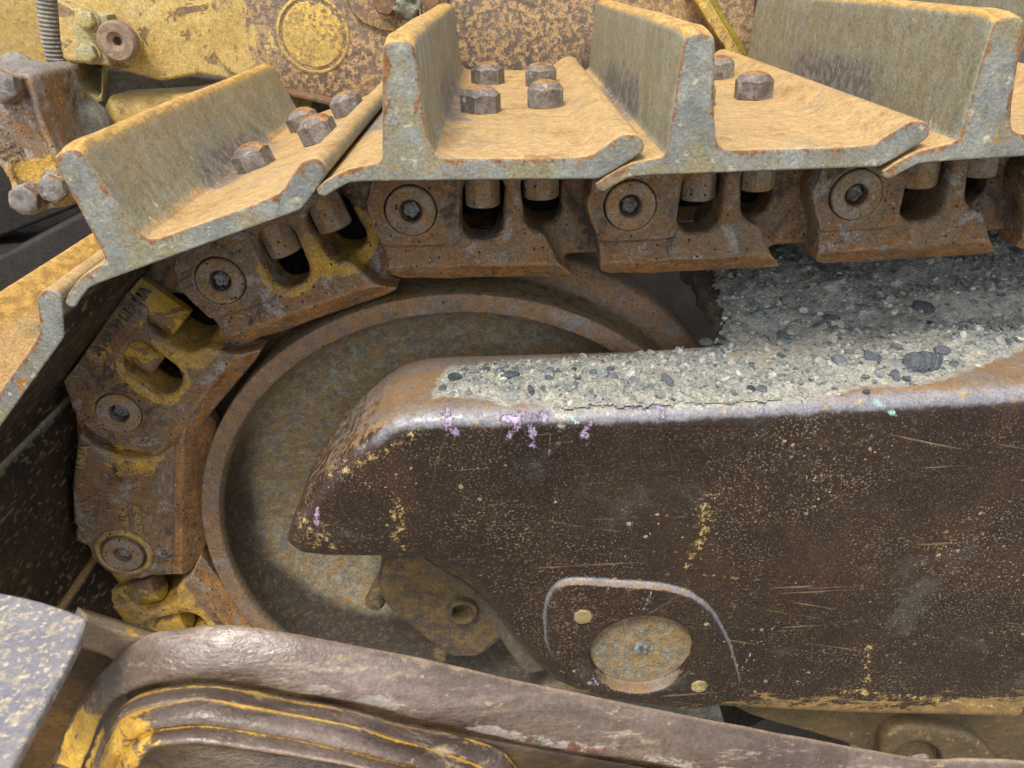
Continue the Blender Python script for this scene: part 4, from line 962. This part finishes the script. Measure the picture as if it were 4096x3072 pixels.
addrow(AA-up*.09+np.array([0, .004, 0])); addrow(AA-up*.02+np.array([0, .003, 0])); addrow(AA-up*.004+np.array([0, .001, 0]))
P0, P1 = L3['A'][1], L3['B'][1]
for i in range(0, 15):
    t = i/14; addrow(P0*(1-t)+P1*t+up*.007*(4*t*(1-t))**.5, dk=np.clip((104-pxA)/16, 0, 1)*np.clip((.5-t)/.15, 0, 1), yl=np.maximum(leftY*1.0*np.clip(t*3, 0, 1), .34*np.exp(-(t/.1)**2)*(pxA > 80)*(pxA < 320)), pl=np.clip((t-.76)/.16, 0, 1)*np.clip((pxB-190)/80, 0, 1)*.85)
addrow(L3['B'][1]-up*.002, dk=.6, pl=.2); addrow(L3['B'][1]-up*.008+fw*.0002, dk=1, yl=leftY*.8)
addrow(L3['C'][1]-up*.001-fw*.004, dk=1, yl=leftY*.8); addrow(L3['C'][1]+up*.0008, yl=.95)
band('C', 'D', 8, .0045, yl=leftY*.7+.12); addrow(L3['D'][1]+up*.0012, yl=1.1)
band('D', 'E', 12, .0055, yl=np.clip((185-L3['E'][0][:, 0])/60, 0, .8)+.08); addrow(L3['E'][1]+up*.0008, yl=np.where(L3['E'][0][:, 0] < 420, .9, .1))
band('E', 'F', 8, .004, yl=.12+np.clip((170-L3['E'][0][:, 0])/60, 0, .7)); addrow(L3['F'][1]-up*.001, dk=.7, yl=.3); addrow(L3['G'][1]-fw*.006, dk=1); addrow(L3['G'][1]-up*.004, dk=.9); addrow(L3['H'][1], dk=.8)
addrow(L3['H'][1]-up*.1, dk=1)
Vv = np.concatenate([q[0] for q in seq]); nr = len(seq)
Vv = Vv+np.c_[np.zeros(len(Vv)), np.zeros(len(Vv)), .0012*vnoise(Vv[:, 0], Vv[:, 1], Vv[:, 2], 40, 4)]
at = {'yl': np.concatenate([q[1] for q in seq]), 'dk': np.concatenate([q[2] for q in seq]), 'pl': np.concatenate([q[3] for q in seq])}
ii = np.arange(nr*NC).reshape(nr, NC); Fq = np.stack([ii[:-1, :-1], ii[1:, :-1], ii[1:, 1:], ii[:-1, 1:]], -1).reshape(-1, 4)
ao = mk('arm_casting', Vv, Fq, M['arm'], arm, 70, at)
# ledge and side slab
def strip(name, rws, mat, par, n=30, **at):
    sq = []
    for Y_, pts in rws:
        sq.append(np.array([PY(a, b, Y_) if Y_ > 0 else PZ(a, b, Y_) for a, b in resamp(pts, n)]))
    V_ = np.concatenate(sq); ii = np.arange(len(V_)).reshape(len(sq), n)
    Fq = np.stack([ii[:-1, :-1], ii[1:, :-1], ii[1:, 1:], ii[:-1, 1:]], -1).reshape(-1, 4)
    o = mk(name, V_, Fq, mat, par, 40, {k: np.concatenate([np.full(n, v) for v in vs]) for k, vs in at.items()})
    m = o.modifiers.new('s', 'SOLIDIFY'); m.thickness = .006; m.offset = -1
    return o
strip('arm_ledge', [(.385, [(78, 607), (100, 614), (140, 626), (165, 634)]), (.374, [(84, 613), (100, 618), (140, 630), (163, 638)]), (.366, [(87, 620), (100, 624.5), (130, 633), (158, 641)]), (.3655, [(86, 623), (100, 628), (130, 638), (150, 645)]), (.3660, [(79, 643), (92, 647), (106, 652), (124, 659)]), (.372, [(77, 647), (92, 651), (106, 656), (120, 663)])],
      M['arm'], arm, yl=[.1, .5, .62, .2, .0, .0], dk=[0, 0, .1, .0, .0, .5], pl=[0, 0, 0, 0, 0, 0])
ZS = PY(0, 592, .375)[2]
sl = [(-60, 575), (0, 592), (24, 596.5), (45, 602), (63, 608), (80, 614), (86.5, 618), (84.5, 626), (79, 641.6), (71, 658), (63, 673), (51, 695), (39.6, 716), (27, 739), (14, 763), (-10, 805), (-80, 800)]
tp = [PZ(a, b, ZS) for a, b in sl]; n = len(tp)
V_ = [p for p in tp]+[p-np.array([0, 0, .007]) for p in tp]
Fs = [list(range(n)), list(range(2*n-1, n-1, -1))]+[[i, (i+1) % n, n+(i+1) % n, n+i] for i in range(n)]
so_ = mk('top_slab', V_, Fs, M['armslab'], arm, 40); fixn(so_)
bv = so_.modifiers.new('b', 'BEVEL'); bv.width = .002; bv.segments = 3
plate('cavity_wall', [(60, 634), (92, 652), (128, 662), (150, 800), (-60, 800), (-60, 640)], .392, .01, M['cavity'], arm, .001)
# ------------------------------------------------------------------ machine behind the track
BW = lambda px, py, Y: PY(px, py, Y)
hull = empty('machine_hull', (0, 1.75, -.6), 'dark shadowed hull of the machine behind the track at lower left', 'machine hull')
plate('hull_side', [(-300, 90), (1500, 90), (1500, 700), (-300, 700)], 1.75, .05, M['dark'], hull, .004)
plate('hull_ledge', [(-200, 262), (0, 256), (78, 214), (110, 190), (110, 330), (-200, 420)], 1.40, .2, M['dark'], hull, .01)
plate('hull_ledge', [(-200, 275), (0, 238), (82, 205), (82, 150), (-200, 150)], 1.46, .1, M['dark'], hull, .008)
t = empty('engine_side_panel', tuple(PY(20, 20, 1.7)), 'plain yellow painted panel far behind the ribbed hose at top left corner', 'machine panel')
plate('panel_sheet', [(-200, -120), (75, -120), (75, 76), (30, 74), (-200, 70)], 1.70, .02, M['yelfar'], t, .003)
# ribbed hose
hp = resamp([(45, -25), (46.7, 0), (51, 32), (55, 52), (60, 76), (66, 98)], 160); hc_ = np.array([PY(a, b, 1.30) for a, b in hp]); V_, F_ = [], []; sg = 20
ds = np.r_[0, np.cumsum(np.linalg.norm(np.diff(hc_, axis=0), axis=1))]
fine_ = np.linspace(0, ds[-1], 520); hc2 = np.stack([np.interp(fine_, ds, hc_[:, i]) for i in range(3)], 1)
for i, p in enumerate(hc2):
    tg = hc2[min(i+1, 519)]-hc2[max(i-1, 0)]; tg /= np.linalg.norm(tg); u_ = np.cross(tg, [0, 1, 0]); u_ /= np.linalg.norm(u_); w_ = np.cross(tg, u_)
    ph = (fine_[i]/.0060) % 1; r_ = .0135+.0024*math.sin(math.pi*min(1, ph*1.35))**.6 if ph*1.35 < 1 else .0135
    for j in range(sg): a_ = 2*math.pi*j/sg; V_.append(p+r_*(math.cos(a_)*u_+math.sin(a_)*w_))
F_ = [(i*sg+j, i*sg+(j+1) % sg, (i+1)*sg+(j+1) % sg, (i+1)*sg+j) for i in range(519) for j in range(sg)]
ho = fixn(mk('ribbed_hose', V_, F_, M['hose'], None, 60)); tag(ho, 'grey dusty ribbed hose hanging beside the yellow bracket at top left', 'hose')
# upper yellow arm
ya = empty('tilt_arm', tuple(PY(150, 30, 1.25)), 'chipped yellow arm with bolted corner plate and round pin at top left', 'machine arm')
plate('arm_plate', [(55, -60), (56, 0), (59, 40), (61.5, 57), (66, 62), (76, 63.5), (95, 65), (109, 67), (135, 74), (160, 81), (172, 79.5), (187, 76.2), (203, 75), (225, 79), (243, 82.5), (300, 94), (330, 100), (330, -60)], 1.25, .07, M['yel'], ya, .006)
cp = plate('corner_plate', [(73.5, 8), (90, 11), (107, 15), (108.5, 40), (109.5, 66), (92, 64), (75, 61)], 1.222, .028, M['dustyel'], ya, .003)
for px, py in ((88, 20), (89.5, 53)):
    lathe('washer', [(.0001, 0), (.0155, 0), (.0155, .004), (.0001, .004)], PY(px, py, 1.219), (0, 1, 0), M['dustyel'], ya, 28)
    hexhead('plate_bolt', PY(px, py, 1.219), (0, -1, .05), .0135, .012, M['dustyel'], ya, rot=.3)
c_ = PY(118, 42, 1.25); lathe('pin_collar', [(.0001, -.002), (.036, -.002), (.036, .002), (.0001, .002)], c_, (0, 1, 0), M['yel'], ya, 48)
c_ = PY(115.5, 41.5, 1.205); lathe('round_pin', [(.016, .06), (.016, .014), (.0275, .013), (.0275, .003), (.0245, 0), (.013, 0), (.0105, .003), (.0065, .006), (.006, .02), (.0001, .02)], c_, (0, 1, 0), M['pinrust'], ya, 48)
# square tube and lower yellow casting
tu = empty('square_tube', tuple(PY(88, 85, 1.23)), 'open end of a yellow square tube with dark inside under the corner plate', 'tube')
plate('tube_wall', [(70, 50), (105, 50), (104.5, 69), (103.5, 101), (92, 107), (79, 96), (72.5, 84), (71, 70)], 1.325, .12, M['dustyel'], tu, .003, holes=[[(78, 56), (101, 56), (101, 93), (97, 98), (86, 91), (79, 82)]])
plate('tube_back', [(70, 50), (108, 50), (108, 108), (70, 108)], 1.44, .01, M['dark'], tu, .001)
lc = empty('lower_casting', tuple(PY(170, 110, 1.28)), 'dusty yellow casting with grey shadowed top and chipped brown patches above the sloping shoe', 'casting')
plate('casting_top', [(102, 69), (130, 72), (160, 80), (190, 76), (260, 84), (420, 100), (420, 130), (105, 120)], 1.34, .1, M['dust'], lc, .004)
def fl(X, Y, Z):
    U, V = X[:, 0, :], Z[:, 0, :]
    pl_ = [P2(a, b, 1.25) for a, b in [(103, 98), (112, 96), (140, 95), (180, 92.5), (220, 88), (245, 84), (300, 92), (300, 200), (90, 200), (91, 150), (94, 125), (98, 110)]]
    return ext(pd(U, V, pl_)[:, None, :], Y, 1.25, 1.36, .03)
q0, q1 = PY(85, 200, 1.25), PY(305, 80, 1.25)
sdf('casting_body', fl, (q0[0], 1.23, q0[2]), (q1[0], 1.38, q1[2]+.02), .006, M['yel'], lc, lump=.002, lumpsc=12)
# dusty ball joint + rod
bj = empty('ball_joint', tuple(PY(75, 130, 1.2)), 'grey dust caked ball joint between the brown clamp and the yellow casting', 'ball joint')
c1 = PY(87, 134, 1.22)
def fj(X, Y, Z): 
    d = np.sqrt(((X-c1[0])/.75)**2+(Y-c1[1])**2*1.4+((Z-c1[2]))**2)-.052
    return d
sdf('dusty_collar', fj, c1-.075, c1+.075, .003, M['dust'], bj, lump=.004, lumpsc=60)
a0, a1 = PY(56, 133, 1.19), PY(88, 133, 1.25); ax = a1-a0
lathe('rod', [(.0001, -.02), (.030, -.02), (.038, -.004), (.040, .004), (.036, .012), (.034, .03), (.034, .2), (.0001, .2)], a0, ax, M['hosed'], bj, 48)
b0, b1 = PY(34, 88, 1.27), PY(78, 122, 1.36)
lathe('housing', [(.0001, -.06), (.03, -.05), (.034, -.02), (.034, .06), (.030, .13), (.0001, .13)], b0, b1-b0, M['dust'], bj, 40)
# clamp
cl = empty('cap_clamp', tuple(PY(30, 140, 1.12)), 'brown and yellow worn cap casting with three hex bolts and raised lettering at left edge', 'clamp')
CP = smooth([P2(a, b, 1.10) for a, b in [(-40, 75), (0, 72), (17, 70), (32, 75), (38, 90), (43, 112), (50, 132), (60, 152), (72, 170), (80, 186), (76, 204), (60, 209), (32, 211), (20, 204), (13, 192), (7, 177), (-4, 164), (-40, 160)]], 3)
def fc(X, Y, Z):
    U, V = X[:, 0, :], Z[:, 0, :]
    d2 = pd(U, V, CP); r = (U-P2(25, 140, 1.1)[0])[:, None, :]
    d = ext(d2[:, None, :], Y+np.maximum(0, -d2[:, None, :])*0-.0, 1.10, 1.24, .022)
    d = su(d, ext((np.abs(d2+.006)-.004)[:, None, :], Y, 1.095, 1.13, .003), .008)
    for px, py in ((5, 86), (28, 199), (56, 188)):
        q = P2(px, py, 1.095); d = su(d, ext((np.hypot(U-q[0], V-q[1])-.022)[:, None, :], Y, 1.088, 1.13, .003), .006)
    return d
sdf('clamp_body', fc, (CP[:, 0].min()-.01, 1.07, CP[:, 1].min()-.02), (CP[:, 0].max()+.02, 1.26, CP[:, 1].max()+.02), .0035, M['clamp'], cl, lump=.002, lumpsc=18, attrs={'rail': lambda x, y, z: x*0+.15, 'yel': lambda x, y, z: np.maximum(np.exp(-((z-P2(40, 180, 1.1)[1])/.035)**2)*1.1, np.exp(-((z-P2(10, 112, 1.1)[1])/.035)**2)*.5)-.3})
for px, py, r_ in ((5, 86, .0215), (28, 199, .0205), (56, 188, .019)):
    hexhead('clamp_bolt', PY(px, py, 1.088), (.12, -1, .12), r_, .018, M['bolt'], cl, rot=px*.1)
for s_, a_, b_, z_ in (('66-6307', (0, 152), (24, 140), .0072), ('UNVAZIUE', (0, 161), (31, 146), .0070), ('CAT', (11.5, 160+5), (24, 158.5), .0068)):
    p, q = PY(*a_, 1.0992), PY(*b_, 1.0992); text('cast_lettering', s_, z_*1.15, p, q-p, (0, -1, 0), M['clamp'], cl, .0012)
for me_ in (M['clamp'],): pass
# big speckled side panel with round cover
sp_ = empty('side_panel', tuple(PY(420, 40, 1.22)), 'large rust speckled side panel with round yellow cover behind the upright grousers', 'machine panel')
plate('panel_sheet', [(216, -90), (211, 0), (209, 28), (210, 42), (214, 54), (220, 63), (229, 71.5), (243, 79.5), (262, 84), (285, 89), (350, 102), (430, 119), (1000, 190), (1000, -90)], 1.235, .04, M['sidep'], sp_, .004)
c_ = PY(313, 35, 1.235); lathe('round_cover', [(.053, .006), (.053, -.0005), (.0515, -.0015), (.0495, -.0015), (.048, .0005), (.0465, .002), (.0445, .0005), (.043, -.001), (.0001, -.0015)], c_, (0, 1, 0), M['cover'], sp_, 72)
plate('lower_lip', [(240, 84), (300, 93), (400, 117), (480, 128), (480, 135), (400, 124), (300, 99), (240, 89)], 1.21, .05, M['rustmed'], sp_, .003)
c_ = PY(608, 55, 1.235); lathe('round_boss', [(.040, .01), (.040, -.010), (.037, -.012), (.0001, -.012)], c_, (0, 1, 0), M['cover2'], sp_, 60)
for px, py in ((386, 2), (429.5, 3)):
    lathe('worn_bolt', [(.0165, .004), (.0165, -.012), (.0145, -.015), (.0001, -.0155)], PY(px, py, 1.225), (0, 1, 0), M['rustmed'], sp_, 30, rf=lambda t, i: 1+.03*math.sin(6*t))
pr_ = resamp([(352, 0), (362, 22), (380, 30), (400, 33), (424, 37), (440, 30), (447, -10)], 40)
c1 = PY(408, 4, 1.215)
sdf('mud_clump', lambda X, Y, Z: np.sqrt(((X-c1[0])*1.0)**2+(Y-c1[1])**2+((Z-c1[2])*.8)**2)-.017, c1-.035, c1+.035, .0018, M['mud'], sp_, lump=.007, lumpsc=110)
plate('raised_pad', [(340, -60), (344, -5), (352, 12), (364, 24), (380, 30), (402, 33), (425, 37), (440, 34), (447, 20), (450, -60)], 1.228, .012, M['sidep'], sp_, .003)
# diagonal flange, weld and pipe to the right
def bar(name, p, q, wd, th, mat, par, bev=.002):
    p, q = np.array(p), np.array(q); d = q-p; Ld = np.linalg.norm(d); d /= Ld; n_ = np.array([d[2], 0, -d[0]]); V_ = []
    for e_ in (p, q):
        for s1 in (-1, 1):
            for s2 in (-1, 1): V_.append(e_+n_*wd/2*s1+np.array([0, th/2*s2, 0]))
    Fs = [(0, 1, 3, 2), (4, 6, 7, 5), (0, 4, 5, 1), (2, 3, 7, 6), (0, 2, 6, 4), (1, 5, 7, 3)]
    o = fixn(mk(name, V_, Fs, mat, par, 40)); b_ = o.modifiers.new('b', 'BEVEL'); b_.width = bev; b_.segments = 2; return o
bar('diagonal_flange', PY(688, -20, 1.222), PY(748, 80, 1.222), .016, .03, M['cover'], sp_)
bar('weld_ridge', PY(697, -20, 1.228), PY(757, 80, 1.228), .006, .02, M['dustyel'], sp_)
p0, p1 = PY(703, -12, 1.215), PY(752, 70, 1.215)
pp = lathe('olive_pipe', [(.0001, 0), (.0058, 0), (.0058, float(np.linalg.norm(p1-p0))), (.0001, float(np.linalg.norm(p1-p0)))], p0, p1-p0, M['oily'], None, 20); tag(pp, 'thin olive yellow pipe running diagonally beside the flange near the top', 'pipe')
tp_ = empty('top_plate', tuple(PY(830, 8, 1.2)), 'plum coloured stained plate in the strip above the long olive grouser', 'machine panel')
plate('plate_sheet', [(757, -90), (757, 60), (1100, 90), (1100, -90)], 1.215, .012, M['plum'], tp_, .002)
# dry leaf caught by the long grouser
c_ = PY(1218/1.0*0+674+.15823*862, .15823*474, 1.02)
V_ = [c_+np.array(q)*.001 for q in ((-7, 0, 9), (-2, -1, 6), (3, 0, 9), (8, 1, 8), (5, -1, 3), (3, 1, -6), (-1, -1, -9), (-3, 0, -2))]
V2 = V_+[p+np.array((0, .0008, 0)) for p in V_]; Fs = [list(range(8)), list(range(15, 7, -1))]+[[i, (i+1) % 8, 8+(i+1) % 8, 8+i] for i in range(8)]
lo = fixn(mk('dry_leaf', V2, Fs, M['twig'], None, 30)); tag(lo, 'small dry brown leaf scrap caught against the long olive grouser', 'leaf')
tw = lathe('thin_wire', [(.0001, 0), (.0010, 0), (.0010, .05), (.0001, .05)], PY(417, -6, 1.19), PY(423, 30, 1.17)-PY(417, -6, 1.19), M['hose'], None, 8); tag(tw, 'thin pale wire hanging in front of the two worn bolts at top', 'wire')
